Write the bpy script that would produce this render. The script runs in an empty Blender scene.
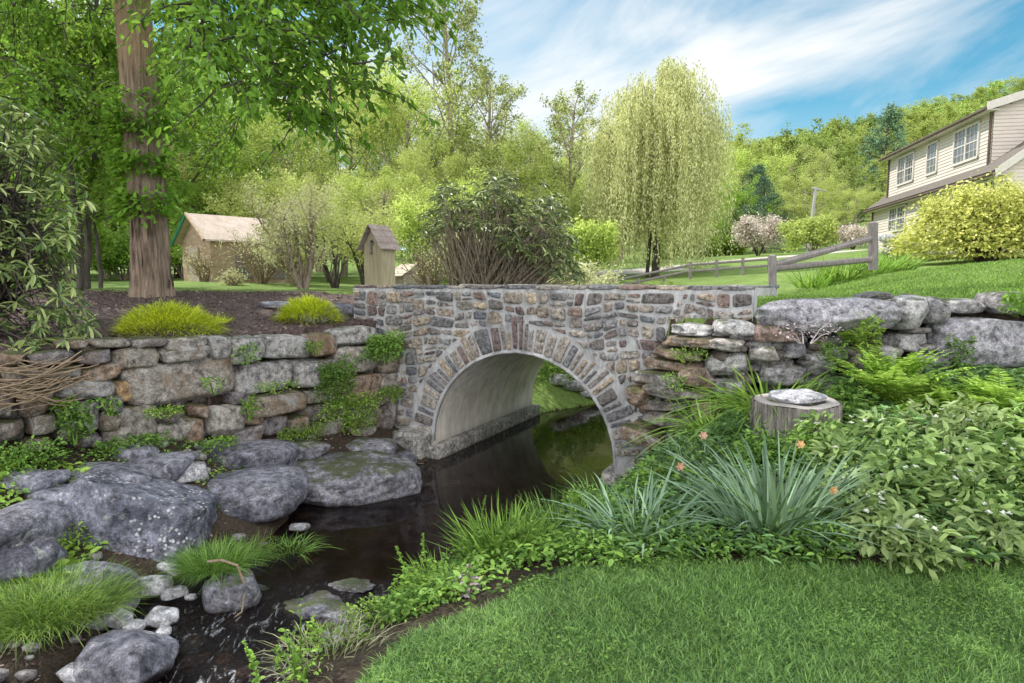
import bpy, math, random
import numpy as np
from mathutils import Vector
R = math.radians
random.seed(7)
rg = np.random.default_rng(11)
scene = bpy.context.scene
COL = scene.collection

# ------------------------------------------------------------------ camera model (world point <-> photo pixel)
F = 626.0; PITCH = math.atan(59.5/F); CZ = 1.6
cp, sp = math.cos(PITCH), math.sin(PITCH)
def ray(px, py):
    a = (px-512)/F; b = (341.5-py)/F
    return np.array([a, cp+b*sp, -sp+b*cp])
def P(px, py, Y):
    d = ray(px, py); return np.array([d[0], d[1], d[2]])*(Y/d[1])+np.array([0, 0, CZ])
def W(px, py, z):
    d = ray(px, py); t = (z-CZ)/d[2]; return np.array([d[0]*t, d[1]*t, z])
def WV(px, py, A, B):           # hit on the vertical plane through plan points A, B
    d = ray(px, py); n = np.array([-(B[1]-A[1]), B[0]-A[0]])
    t = (n[0]*A[0]+n[1]*A[1])/(n[0]*d[0]+n[1]*d[1])
    return np.array([d[0]*t, d[1]*t, CZ+d[2]*t])

cam = bpy.data.cameras.new('camera'); co = bpy.data.objects.new('camera', cam); COL.objects.link(co)
cam.sensor_width = 36; cam.lens = F/1024*36; cam.clip_end = 2000; cam.clip_start = 0.05
co.location = (0, 0, CZ); co.rotation_euler = (math.pi/2-PITCH, 0, 0); scene.camera = co

# ------------------------------------------------------------------ mesh helpers
class MB:
    def __init__(s): s.V = []; s.F = []; s.C = []; s.n = 0
    def add(s, V, Fc, col=None):
        V = np.asarray(V, float).reshape(-1, 3)
        s.V.append(V)
        if isinstance(Fc, np.ndarray): s.F.append(Fc+s.n)
        else:
            by = {}
            for f in Fc: by.setdefault(len(f), []).append(f)
            for k in by: s.F.append(np.array(by[k])+s.n)
        c = np.ones((len(V), 4))*(0.5 if col is None else 1)
        if col is not None: c[:, :3] = col
        s.C.append(c); s.n += len(V)
    def mesh(s, name, smooth=False):
        me = bpy.data.meshes.new(name)
        V = np.concatenate(s.V) if s.V else np.zeros((0, 3))
        me.vertices.add(len(V)); me.vertices.foreach_set('co', V.ravel())
        idx = np.concatenate([f.ravel() for f in s.F]).astype(np.int32)
        tot = np.concatenate([np.full(len(f), f.shape[1]) for f in s.F])
        st = np.concatenate([[0], np.cumsum(tot)[:-1]]).astype(np.int32)
        me.loops.add(len(idx)); me.loops.foreach_set('vertex_index', idx)
        me.polygons.add(len(tot)); me.polygons.foreach_set('loop_start', st)
        me.polygons.foreach_set('use_smooth', np.full(len(tot), smooth))
        me.update(calc_edges=True); me.validate()
        if len(me.vertices) == len(V):
            a = me.color_attributes.new('tint', 'FLOAT_COLOR', 'POINT')
            a.data.foreach_set('color', np.concatenate(s.C).ravel().astype(np.float32))
        return me
    def build(s, name, mat, parent=None, smooth=False, loc=None):
        if loc is not None: s.V = [v-np.array(loc, float) for v in s.V]
        me = s.mesh(name, smooth); me.materials.append(mat)
        o = bpy.data.objects.new(name, me); COL.objects.link(o)
        if parent is not None: o.parent = parent
        elif loc is not None: o.location = loc
        return o
def empty(name, loc=(0, 0, 0)):
    o = bpy.data.objects.new(name, None); COL.objects.link(o); o.location = loc; o.empty_display_size = .1
    return o
def tag(o, label=None, cat=None, group=None, kind=None):
    if label: o['label'] = label
    if cat: o['category'] = cat
    if group: o['group'] = group
    if kind: o['kind'] = kind
    return o
def dup(o, parent=None):
    c = o.copy(); COL.objects.link(c); c.parent = parent
    for ch in o.children: dup(ch, c)
    return c
def unit(v):
    v = np.asarray(v, float); return v/(np.linalg.norm(v, axis=-1, keepdims=True)+1e-9)
def box(mb, c, s, R3=None, col=None):
    c = np.array(c, float); h = np.array(s, float)/2
    V = np.array([[x, y, z] for x in (-1, 1) for y in (-1, 1) for z in (-1, 1)])*h
    if R3 is not None: V = V@np.array(R3, float)      # rows of R3: images of local axes
    mb.add(V+c, [(0, 1, 3, 2), (4, 6, 7, 5), (0, 4, 5, 1), (2, 3, 7, 6), (0, 2, 6, 4), (1, 5, 7, 3)], col)
def axes(rz):
    return np.array([[math.cos(rz), math.sin(rz), 0], [-math.sin(rz), math.cos(rz), 0], [0, 0, 1]])
def tube(mb, pts, rad, k=6, col=None, cap=True):
    pts = np.asarray(pts, float); n = len(pts)
    d = unit(np.gradient(pts, axis=0))
    ref = np.array([0., 0, 1]) if abs(d[0][2]) < .9 else np.array([1., 0, 0])
    a = unit(np.cross(d, ref)); b = np.cross(d, a)
    th = np.arange(k)*2*math.pi/k
    rad = np.broadcast_to(np.asarray(rad, float), (n,))
    V = pts[:, None]+rad[:, None, None]*(np.cos(th)[None, :, None]*a[:, None]+np.sin(th)[None, :, None]*b[:, None])
    i = np.arange(n-1)[:, None]*k; j = np.arange(k)[None, :]; j2 = (j+1) % k
    Fq = np.stack([i+j, i+j2, i+k+j2, i+k+j], -1).reshape(-1, 4)
    mb.add(V.reshape(-1, 3), Fq, col)
    if cap: mb.add(V[-1], [tuple(range(k))], col)
def leaves(mb, p, d, nrm, L, Wd, hexa=False, fold=.15):
    """many leaves at once. p base, d direction, nrm rough normal"""
    p = np.asarray(p, float); d = unit(d); s = unit(np.cross(d, nrm)); n = np.cross(s, d)
    L = np.broadcast_to(L, (len(p),))[:, None]; Wd = np.broadcast_to(Wd, (len(p),))[:, None]
    N = len(p)
    if hexa:
        V = np.stack([p, p+d*L*.3+s*Wd*.42+n*Wd*fold, p+d*L*.7+s*Wd*.38+n*Wd*fold-n*L*.05, p+d*L-n*L*.16,
                      p+d*L*.7-s*Wd*.38+n*Wd*fold-n*L*.05, p+d*L*.3-s*Wd*.42+n*Wd*fold], 1)
        b = np.arange(N)[:, None]*6
        mb.add(V.reshape(-1, 3), np.concatenate([b+np.array([[0, 1, 2, 3]]), b+np.array([[0, 3, 4, 5]])]))
    else:
        V = np.stack([p, p+d*L*.45+s*Wd*.5+n*Wd*fold, p+d*L, p+d*L*.45-s*Wd*.5+n*Wd*fold], 1)
        mb.add(V.reshape(-1, 3), np.arange(N*4).reshape(-1, 4))
def blades(mb, p, d, L, Wd, droop=.3, seg=3, rng=rg):
    """grass blades: p base, d start direction, bends over by droop"""
    p = np.asarray(p, float); N = len(p); d = unit(d); L = np.broadcast_to(L, (N,))[:, None]; Wd = np.broadcast_to(Wd, (N,))[:, None]
    h = d.copy(); h[:, 2] = 0; h = unit(h+1e-4*rng.normal(size=h.shape)); h[:, 2] = 0
    tw = rng.normal(size=(N, 1))*.9
    s0 = np.cross(h, np.array([0, 0, 1.])); s = unit(s0*np.cos(tw)+h*np.sin(tw))
    rows = []
    dr = np.broadcast_to(droop, (N,))[:, None]
    for i in range(seg+1):
        t = i/seg
        c = p+d*L*t+h*L*dr*t*t*.7-np.array([0, 0, 1.])*L*dr*t**2.2*.75
        if i == seg: rows.append(c[:, None])
        else:
            w = Wd*(1-.55*t**1.5)*.5
            rows.append(np.stack([c-s*w, c+s*w], 1))
    V = np.concatenate(rows, 1); k = 2*seg+1
    b = np.arange(N)[:, None]*k
    fl = []
    for i in range(seg-1): fl.append(b+np.array([[2*i, 2*i+1, 2*i+3, 2*i+2]]))
    mb.add(V.reshape(-1, 3), np.concatenate(fl)) if fl else mb.add(V.reshape(-1, 3), b+np.array([[0, 1, 2]]))
    if fl: mb.F.append((b+np.array([[2*seg-2, 2*seg-1, 2*seg]])).astype(int)+mb.n-len(V.reshape(-1, 3)))

# ------------------------------------------------------------------ materials
def newmat(name):
    m = bpy.data.materials.new(name); m.use_nodes = True; nt = m.node_tree; nt.nodes.clear()
    out = nt.nodes.new('ShaderNodeOutputMaterial'); return m, nt, out
def N(nt, t, **kw):
    n = nt.nodes.new('ShaderNode'+t)
    for k, v in kw.items():
        if k.startswith('i_'):
            key = k[2:]; n.inputs[int(key) if key.isdigit() else key.replace('_', ' ')].default_value = v
        else: setattr(n, k, v)
    return n
def c4(c): return (c[0], c[1], c[2], 1)
def ramp(nt, fac, stops):
    r = N(nt, 'ValToRGB'); e = r.color_ramp.elements
    while len(e) < len(stops): e.new(.5)
    for el, (p, c) in zip(e, stops):
        el.position = p; el.color = c4(c) if not isinstance(c, (int, float)) else (c, c, c, 1)
    nt.links.new(fac, r.inputs[0]); return r.outputs[0]
def mix(nt, f, a, b, bt='MIX'):
    m = N(nt, 'Mix', data_type='RGBA', blend_type=bt)
    for sk, v in ((0, f), (6, a), (7, b)):
        if hasattr(v, 'links'): nt.links.new(v, m.inputs[sk])
        else: m.inputs[sk].default_value = v if isinstance(v, (int, float)) else c4(v)
    return m.outputs[2]
def math_(nt, op, a, b=0.5, clamp=False):
    m = N(nt, 'Math', operation=op, use_clamp=clamp)
    for sk, v in ((0, a), (1, b)):
        if hasattr(v, 'links'): nt.links.new(v, m.inputs[sk])
        else: m.inputs[sk].default_value = v
    return m.outputs[0]
def noise(nt, vec, scale, detail=5, rough=.6, dist=0):
    n = N(nt, 'TexNoise'); n.inputs['Scale'].default_value = scale; n.inputs['Detail'].default_value = detail
    n.inputs['Roughness'].default_value = rough; n.inputs['Distortion'].default_value = dist
    if vec is not None: nt.links.new(vec, n.inputs['Vector'])
    return n.outputs[0]
def pos(nt): return N(nt, 'NewGeometry').outputs['Position']
def objco(nt): return N(nt, 'TexCoord').outputs['Object']
def mapping(nt, vec, scale=(1, 1, 1), rot=(0, 0, 0)):
    m = N(nt, 'Mapping'); m.inputs['Scale'].default_value = scale; m.inputs['Rotation'].default_value = rot
    nt.links.new(vec, m.inputs[0]); return m.outputs[0]
def bump(nt, h, strength=.5, dist=.02, nrm=None):
    b = N(nt, 'Bump'); b.inputs['Strength'].default_value = strength; b.inputs['Distance'].default_value = dist
    nt.links.new(h, b.inputs['Height'])
    if nrm is not None: nt.links.new(nrm, b.inputs['Normal'])
    return b.outputs[0]
def finish(nt, out, col, rough=.8, nrm=None, spec=.3):
    p = N(nt, 'BsdfPrincipled')
    p.inputs['Specular IOR Level'].default_value = spec
    for k, v in (('Base Color', col), ('Roughness', rough)):
        if hasattr(v, 'links'): nt.links.new(v, p.inputs[k])
        else: p.inputs[k].default_value = v if isinstance(v, (int, float)) else c4(v)
    if nrm is not None: nt.links.new(nrm, p.inputs['Normal'])
    nt.links.new(p.outputs[0], out.inputs[0]); return p

def leafmat(name, a, b, c=None, trans=.45, rough=.5, var=.25, spec=.25, bright=1.45):
    """leaf colours a..b vary leaf by leaf, c tints whole plants"""
    m, nt, out = newmat(name)
    g = N(nt, 'NewGeometry'); oi = N(nt, 'ObjectInfo')
    k = ramp(nt, g.outputs['Random Per Island'], [(0, [x*.45 for x in a]), (.25, a), (.65, b), (1, [min(1, x*1.45) for x in b])])
    ob = math_(nt, 'MULTIPLY', oi.outputs['Random'], var*2)
    ob = math_(nt, 'ADD', ob, 1-var)
    nz = noise(nt, g.outputs['Position'], 1.1, 2)
    nz = math_(nt, 'ADD', math_(nt, 'MULTIPLY', nz, .7), .65)
    ob = math_(nt, 'MULTIPLY', math_(nt, 'MULTIPLY', ob, nz), bright)
    cm = N(nt, 'CombineColor'); [nt.links.new(ob, cm.inputs[i]) for i in range(3)]
    k = mix(nt, 1.0, k, cm.outputs[0], 'MULTIPLY')
    if c is not None:
        r2 = math_(nt, 'FRACT', math_(nt, 'MULTIPLY', oi.outputs['Random'], 7.31))
        k = mix(nt, math_(nt, 'MULTIPLY', r2, .8), k, c)
    p = N(nt, 'BsdfPrincipled'); p.inputs['Roughness'].default_value = rough; p.inputs['Specular IOR Level'].default_value = spec
    nt.links.new(k, p.inputs['Base Color'])
    t = N(nt, 'BsdfTranslucent'); tc = mix(nt, .3, k, (.38, .50, .06)) if trans > .2 else k; nt.links.new(tc, t.inputs[0])
    ms = N(nt, 'MixShader'); ms.inputs[0].default_value = trans
    nt.links.new(p.outputs[0], ms.inputs[1]); nt.links.new(t.outputs[0], ms.inputs[2]); nt.links.new(ms.outputs[0], out.inputs[0])
    return m

def barkmat(name, a, b, scale=1.0, ridge=.8, hi=None):
    m, nt, out = newmat(name); o = objco(nt)
    v = mapping(nt, o, (22*scale, 22*scale, 2.2*scale)); n1 = noise(nt, v, 1, 6, .65, .6)
    n2 = noise(nt, o, 1.3, 3); n3 = noise(nt, o, 40*scale, 4)
    k = ramp(nt, n1, [(.36, [x*.22 for x in a]), (.47, a), (.62, b)])
    k = mix(nt, ramp(nt, n2, [(.4, 0), (.65, .5)]), k, [x*1.3 for x in b])
    if hi is not None:
        sz = N(nt, 'SeparateXYZ'); nt.links.new(o, sz.inputs[0]); k = mix(nt, ramp(nt, math_(nt, 'MULTIPLY', math_(nt, 'ADD', sz.outputs[2], math_(nt, 'MULTIPLY', n2, 1.2)), .1), [(.34, 0), (.42, .75)]), k, mix(nt, n1, [x*.55 for x in hi], [x*1.3 for x in hi]))
    h = math_(nt, 'ADD', n1, math_(nt, 'MULTIPLY', n3, .25))
    finish(nt, out, k, .9, bump(nt, h, ridge, .08)); return m

def rockmat(name, a, b, lichen=(.55, .57, .55), lich=.5, moss=.0, spots=0, warm=None, tint=False, wet=0, sc=1.0):
    m, nt, out = newmat(name); o = pos(nt); g = N(nt, 'NewGeometry')
    n1 = noise(nt, o, 2.2*sc, 6, .65, .4); n2 = noise(nt, o, 14*sc, 6, .7); n3 = noise(nt, o, 60*sc, 5, .7); n4 = noise(nt, o, 5*sc, 6, .75, .8)
    k = ramp(nt, n1, [(.36, [x*.8 for x in a]), (.64, [x*1.15 for x in b])])
    if tint:
        at = N(nt, 'Attribute', attribute_name='tint'); k = mix(nt, .8, k, at.outputs['Color'])
    k = mix(nt, 1.0, k, ramp(nt, n2, [(.34, .22), (.5, 1.0), (.68, 2.0)]), 'MULTIPLY')
    k = mix(nt, .7, k, ramp(nt, n3, [(.35, .35), (.65, 1.55)]), 'MULTIPLY')
    if warm: k = mix(nt, ramp(nt, noise(nt, o, 3.3*sc, 4, .6, 1), [(.5, 0), (.7, .8)]), k, warm)
    if lich: k = mix(nt, ramp(nt, n4, [(.62-.15*lich, 0), (.72-.15*lich, .85)]), k, mix(nt, ramp(nt, n3, [(.3, 0), (.7, 1)]), [x*.5 for x in lichen], lichen))
    if spots:
        v = N(nt, 'TexVoronoi'); v.inputs['Scale'].default_value = 27; nt.links.new(o, v.inputs['Vector'])
        r = ramp(nt, v.outputs[0], [(.26, 1), (.40, 0)]); r = mix(nt, 1., r, ramp(nt, noise(nt, o, 3.1, 3), [(.46, 0), (.54, 1)]), 'MULTIPLY')
        r = mix(nt, 1., r, ramp(nt, noise(nt, o, 11, 3), [(.45, 0), (.58, 1)]), 'MULTIPLY'); k = mix(nt, r, k, (.72, .73, .76))
    if moss:
        sx = N(nt, 'SeparateXYZ'); nt.links.new(g.outputs['Normal'], sx.inputs[0])
        up = math_(nt, 'MULTIPLY', math_(nt, 'ADD', sx.outputs[2], .35), noise(nt, o, 4*sc, 6, .7))
        k = mix(nt, ramp(nt, up, [(.66-.25*moss, 0), (.78-.25*moss, .85)]), k, mix(nt, n3, (.02, .028, .008), (.09, .11, .02)))
    h = math_(nt, 'ADD', math_(nt, 'ADD', math_(nt, 'MULTIPLY', n1, .6), math_(nt, 'MULTIPLY', n2, .5)), math_(nt, 'MULTIPLY', n3, .25))
    rough = .88
    if wet:     # darker and glossy close to the waterline
        sz = N(nt, 'SeparateXYZ'); nt.links.new(o, sz.inputs[0])
        wv = ramp(nt, math_(nt, 'ADD', sz.outputs[2], 1.0), [(.285, 1), (.335, 0)])
        k = mix(nt, wv, k, mix(nt, 1., k, (.28, .24, .22), 'MULTIPLY'))
        rough = ramp(nt, wv, [(0, .85), (1, .25)])
    finish(nt, out, k, rough, bump(nt, h, 1.0, .045)); return m

def plainmat(name, a, b, scale=8, rough=.8, bs=.4, bd=.01, stretch=(1, 1, 1), usepos=True, spec=.3):
    m, nt, out = newmat(name); o = mapping(nt, pos(nt) if usepos else objco(nt), stretch)
    n1 = noise(nt, o, scale, 6, .65); n2 = noise(nt, o, scale*6, 5, .7)
    k = ramp(nt, n1, [(.3, a), (.7, b)]); k = mix(nt, .6, k, ramp(nt, n2, [(.3, .6), (.7, 1.3)]), 'MULTIPLY')
    finish(nt, out, k, rough, bump(nt, math_(nt, 'ADD', n1, n2), bs, bd), spec); return m

def groundmat(name, cols, scale, bs=.8, bd=.03):
    m, nt, out = newmat(name); o = pos(nt)
    n1 = noise(nt, o, scale, 6, .7, .3); n2 = noise(nt, o, scale*9, 6, .75); n3 = noise(nt, o, scale*.12, 3)
    k = ramp(nt, n2, [(.28, cols[0]), (.5, cols[1]), (.72, cols[2])])
    k = mix(nt, 1., k, ramp(nt, n1, [(.3, .65), (.7, 1.25)]), 'MULTIPLY'); k = mix(nt, 1., k, ramp(nt, n3, [(.3, .75), (.7, 1.2)]), 'MULTIPLY')
    finish(nt, out, k, .95, bump(nt, math_(nt, 'ADD', n1, n2), bs, bd), .1); return m

M = {}
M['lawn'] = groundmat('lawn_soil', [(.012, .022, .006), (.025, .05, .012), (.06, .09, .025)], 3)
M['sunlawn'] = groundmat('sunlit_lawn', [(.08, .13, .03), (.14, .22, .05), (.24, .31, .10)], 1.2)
M['soil'] = groundmat('garden_soil', [(.02, .016, .012), (.06, .046, .034), (.12, .09, .07)], 5)
M['mulch'] = groundmat('mulch', [(.05, .036, .034), (.14, .10, .098), (.30, .235, .23)], 5, 1, .04)
M['bed'] = groundmat('stream_gravel', [(.02, .014, .01), (.06, .042, .028), (.12, .085, .06)], 7)
M['road'] = groundmat('gravel_road', [(.35, .32, .28), (.5, .47, .42), (.62, .58, .52)], 2)
M['grass'] = leafmat('grass_blades', (.035, .09, .018), (.15, .27, .07), trans=.3, var=.1)
M['drygrass'] = leafmat('pale_grass', (.20, .21, .10), (.30, .30, .17), trans=.2, var=.1)
M['shadegrass'] = leafmat('shaded_upper_grass', (.05, .11, .015), (.12, .21, .035), trans=.3)  # blades coloured darker to stand in for tree shade on the upper lawn
M['daff'] = leafmat('blue_green_blades', (.085, .155, .085), (.19, .29, .18), trans=.25, spec=.4)
M['fresh'] = leafmat('fresh_green', (.075, .16, .02), (.17, .30, .045), trans=.4)
M['cover'] = leafmat('ground_cover', (.03, .09, .01), (.16, .29, .055), trans=.35)
M['cover2'] = leafmat('dull_cover', (.03, .08, .02), (.13, .25, .08), trans=.3, spec=.4)
M['vari'] = leafmat('variegated_leaf', (.05, .13, .015), (.26, .38, .11), (.30, .38, .16), trans=.3, spec=.4, var=.1, bright=1.7)
M['fern'] = leafmat('fern_frond', (.12, .21, .02), (.23, .36, .06), trans=.4)
M['yellow'] = leafmat('golden_mound', (.30, .36, .01), (.52, .58, .03), trans=.35, var=.1, bright=1.5)
M['moss'] = leafmat('moss_leaf', (.06, .13, .015), (.17, .27, .04), trans=.2)
M['near'] = leafmat('big_tree_leaf', (.06, .155, .012), (.13, .27, .03), trans=.55, var=.1)
M['thin'] = leafmat('left_tree_leaf', (.08, .16, .02), (.18, .30, .045), (.12, .24, .02), trans=.55)
M['rhodo'] = leafmat('rhododendron_leaf', (.07, .14, .025), (.27, .34, .11), trans=.15, spec=.6, rough=.35)
M['rhodo2'] = leafmat('rhododendron_dark', (.05, .09, .03), (.20, .24, .09), trans=.15, spec=.6, rough=.4)
M['wood1'] = leafmat('woodland_leaf', (.18, .27, .04), (.44, .53, .13), (.52, .54, .20), trans=.45, rough=.7, bright=1.45)
M['wood2'] = leafmat('far_woodland_leaf', (.09, .15, .03), (.25, .35, .08), (.40, .45, .11), trans=.45, rough=.7, var=.4)
M['woodg'] = leafmat('deep_woodland_leaf', (.09, .18, .02), (.20, .33, .04), (.28, .40, .05), trans=.5, rough=.6)
M['pale'] = leafmat('pale_shrub_leaf', (.34, .36, .18), (.56, .56, .36), (.50, .48, .25), trans=.35, rough=.7, bright=1.35)
M['tall'] = leafmat('tall_tree_leaf', (.13, .17, .05), (.34, .37, .14), trans=.35, rough=.6, bright=1.2)
M['willow'] = leafmat('willow_leaf', (.40, .43, .16), (.66, .66, .34), trans=.4, rough=.7, bright=1.4)
M['maple'] = leafmat('maple_leaf', (.26, .29, .06), (.48, .47, .15), trans=.4, rough=.7, bright=1.35)
M['pink'] = leafmat('blossom', (.50, .38, .34), (.80, .68, .62), trans=.3, rough=.7, bright=1.12)
M['dark'] = leafmat('conifer_leaf', (.04, .09, .05), (.10, .17, .09), trans=.15, rough=.7)
M['bark'] = barkmat('big_tree_bark', (.15, .105, .075), (.38, .285, .215), .8, 1.0, hi=(.50, .34, .20))
M['bark2'] = barkmat('dark_bark', (.05, .042, .035), (.12, .10, .085), 1.5)
M['bark3'] = barkmat('pale_bark', (.24, .19, .15), (.42, .34, .27), 1)
M['twig'] = plainmat('dry_twig', (.16, .11, .07), (.40, .30, .20), 20)
M['boulder'] = rockmat('boulder_rock', (.095, .095, .125), (.235, .235, .285), lich=.3, wet=1)
M['spotted'] = rockmat('spotted_rock', (.08, .085, .12), (.20, .205, .26), lich=.15, spots=1, wet=1)
M['mossrock'] = rockmat('mossy_rock', (.10, .10, .125), (.255, .25, .29), lich=.35, moss=.38, wet=1)
M['pebble'] = rockmat('pale_pebble', (.34, .34, .37), (.62, .61, .65), lich=.1, wet=1)
M['wallrock'] = rockmat('wall_rock', (.12, .105, .09), (.27, .245, .225), lichen=(.5, .49, .47), lich=.55, moss=.35, warm=(.20, .125, .07), tint=True)
M['palerock'] = rockmat('pale_wall_rock', (.19, .185, .19), (.38, .37, .37), lichen=(.58, .58, .57), lich=.6, moss=.12, tint=True)
M['bstone'] = rockmat('bridge_stone', (.16, .15, .15), (.28, .265, .26), lichen=(.34, .33, .31), lich=.12, tint=True, sc=1.6)
def mk_mortar():
    m, nt, out = newmat('mortar'); o = pos(nt)
    n1 = noise(nt, o, 2.5, 4); n2 = noise(nt, o, 30, 6, .7)
    k = ramp(nt, n1, [(.3, (.42, .42, .44)), (.7, (.66, .66, .68))]); k = mix(nt, .6, k, ramp(nt, n2, [(.3, .65), (.7, 1.2)]), 'MULTIPLY')
    k = mix(nt, 1., k, ramp(nt, noise(nt, mapping(nt, o, (1, 1, .35)), 5, 6, .7, .8), [(.36, .5), (.56, 1.05)]), 'MULTIPLY')
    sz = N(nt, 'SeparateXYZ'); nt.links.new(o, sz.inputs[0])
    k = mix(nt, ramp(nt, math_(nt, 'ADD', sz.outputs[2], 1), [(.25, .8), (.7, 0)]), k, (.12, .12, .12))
    finish(nt, out, k, .95, bump(nt, math_(nt, 'ADD', n1, n2), .7, .015)); return m
M['mortar'] = mk_mortar()
def mk_concrete():
    m, nt, out = newmat('tunnel_concrete'); o = pos(nt)
    n1 = noise(nt, o, 1.3, 6, .7, .6); n2 = noise(nt, mapping(nt, o, (3, 3, .6)), 2.5, 6, .7); n3 = noise(nt, o, 45, 5)
    k = ramp(nt, n1, [(.3, (.62, .54, .48)), (.55, (.85, .80, .74)), (.8, (.90, .89, .88))])
    k = mix(nt, 1., k, ramp(nt, n2, [(.35, .72), (.6, 1.1)]), 'MULTIPLY')
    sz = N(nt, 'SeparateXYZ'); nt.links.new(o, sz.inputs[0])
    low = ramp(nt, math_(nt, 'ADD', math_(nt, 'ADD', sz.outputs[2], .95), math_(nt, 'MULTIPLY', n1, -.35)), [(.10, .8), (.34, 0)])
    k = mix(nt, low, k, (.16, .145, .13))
    finish(nt, out, k, .85, bump(nt, math_(nt, 'ADD', n1, n3), .4, .01)); return m
M['concrete'] = mk_concrete()
M['footing'] = rockmat('footing_concrete', (.24, .23, .22), (.44, .42, .40), lich=.2, wet=1, sc=1.5)
def mk_siding():
    m, nt, out = newmat('cream_siding'); o = pos(nt)
    n1 = noise(nt, mapping(nt, o, (.5, .5, 3)), 3, 4)
    k = ramp(nt, n1, [(.3, (.58, .515, .46)), (.7, (.68, .61, .55))]); finish(nt, out, k, .7); return m
M['siding'] = mk_siding()
M['white'] = plainmat('white_paint', (.60, .56, .52), (.70, .66, .62), 5, .6, .1)
M['trim'] = plainmat('brown_trim', (.07, .045, .035), (.12, .08, .06), 5, .6, .1)
M['shingle'] = plainmat('roof_shingle', (.10, .085, .075), (.19, .16, .14), 6, .9, .5, .02, (1, 1, 3))
M['fence'] = plainmat('weathered_wood', (.13, .115, .115), (.28, .25, .25), 6, .9, .7, .01, (4, 4, 1))
M['nestwood'] = plainmat('nestbox_wood', (.22, .19, .11), (.44, .39, .25), 5, .85, .6, .006, (8, 8, .8))
M['nestroof'] = plainmat('nestbox_roof', (.22, .17, .15), (.42, .35, .32), 9, .9, .6, .008)
M['shedwall'] = plainmat('shed_wall', (.40, .27, .17), (.70, .52, .38), 5, .9, .8, .04, (1, 1, 2.5))
M['shedroof'] = plainmat('shed_roof', (.44, .34, .28), (.66, .54, .46), 3, .8, .4)
M['holeshade'] = plainmat('hole_shade', (.01, .01, .01), (.02, .018, .015), 5)
M['teal'] = plainmat('green_trim', (.03, .22, .14), (.05, .30, .20), 4)
M['stumpbark'] = barkmat('stump_bark', (.22, .19, .17), (.48, .43, .40), 1.6, 1.0)
M['cutwood'] = plainmat('cut_wood', (.30, .27, .25), (.48, .44, .42), 6, .9, .6, .01)
M['petal'] = plainmat('petal', (.75, .42, .16), (.85, .60, .30), 20)
M['wiltpetal'] = plainmat('wilted_petal', (.50, .26, .16), (.70, .45, .32), 20)
M['whitepetal'] = plainmat('white_petal', (.7, .75, .6), (.85, .88, .8), 20)
M['dead'] = leafmat('dead_plant', (.20, .15, .15), (.36, .31, .33), trans=.1)
M['pole'] = plainmat('grey_pole', (.35, .34, .33), (.45, .44, .43), 5)
def mk_glass():
    m, nt, out = newmat('window_glass'); n = noise(nt, pos(nt), .8, 3)
    k = ramp(nt, n, [(.35, (.05, .055, .07)), (.7, (.16, .17, .20))]); finish(nt, out, k, .08, spec=.6); return m
M['glass'] = mk_glass()
def mk_water():
    m, nt, out = newmat('stream_water'); o = pos(nt)
    sx = N(nt, 'SeparateXYZ'); nt.links.new(o, sx.inputs[0])
    n1 = noise(nt, mapping(nt, o, (1, .45, 1), (0, 0, .5)), 5, 4, .55, .6); n2 = noise(nt, o, 17, 5, .6, 1.2)
    near = ramp(nt, math_(nt, 'MULTIPLY', sx.outputs[1], .1), [(.40, 1), (.47, 0)])       # livelier where it spills over the rocks
    h = math_(nt, 'ADD', math_(nt, 'MULTIPLY', n1, .22), math_(nt, 'MULTIPLY', math_(nt, 'MULTIPLY', n2, near), 1.6))
    b = bump(nt, h, .35, .05)
    foam = mix(nt, 1., near, ramp(nt, noise(nt, mapping(nt, o, (2.6, 1, 1), (0, 0, .6)), 6, 6, .75, 1.5), [(.56, 0), (.66, .8)]), 'MULTIPLY')
    p = N(nt, 'BsdfPrincipled'); p.inputs['Roughness'].default_value = .04; p.inputs['IOR'].default_value = 1.33
    nt.links.new(mix(nt, foam, (.010, .007, .007), (.5, .53, .58)), p.inputs['Base Color']); nt.links.new(b, p.inputs['Normal'])
    nt.links.new(math_(nt, 'ADD', math_(nt, 'MULTIPLY', foam, .5), .04), p.inputs['Roughness'])
    t = N(nt, 'BsdfTransparent'); t.inputs[0].default_value = (.62, .43, .31, 1)
    ms = N(nt, 'MixShader'); lw = N(nt, 'Fresnel'); lw.inputs[0].default_value = 1.33; nt.links.new(b, lw.inputs['Normal'])
    fac = math_(nt, 'MAXIMUM', math_(nt, 'ADD', math_(nt, 'MULTIPLY', lw.outputs[0], 1.5), .42, True), foam)
    nt.links.new(fac, ms.inputs[0]); nt.links.new(t.outputs[0], ms.inputs[1]); nt.links.new(p.outputs[0], ms.inputs[2])
    nt.links.new(ms.outputs[0], out.inputs[0]); return m
M['water'] = mk_water()

# ------------------------------------------------------------------ plan of the place
ZW = -.70
th = R(27); BU = np.array([math.cos(th), -math.sin(th)]); BVv = np.array([math.sin(th), math.cos(th)]); BO = np.array([-1.06, 8.1])
def B(t, d, z):
    q = BO+BU*t+BVv*d; return np.array([q[0], q[1], z])
BL = 3.07; TC, RC, ZC = 1.26, 1.24, -.49; T0, T1 = -1.27, 3.92; ZT = 1.52
LW = [(-14, -3.5), (-8, 2.2), (-4.25, 5.2), (-2.9, 6.9), (-1.75, 8.35)]
RW = [(1.40, 6.62), (1.9, 6.22), (2.5, 6.03), (3.6, 6.0), (5.2, 6.1), (9, 6.0), (16, 4)]
leftE = [tuple(W(x, y, ZW)[:2]) for x, y in [(-150, 900), (40, 700), (85, 655), (112, 622), (140, 590), (185, 572), (205, 560), (262, 545), (285, 520), (298, 502), (345, 497), (398, 467), (425, 462)]]
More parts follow.
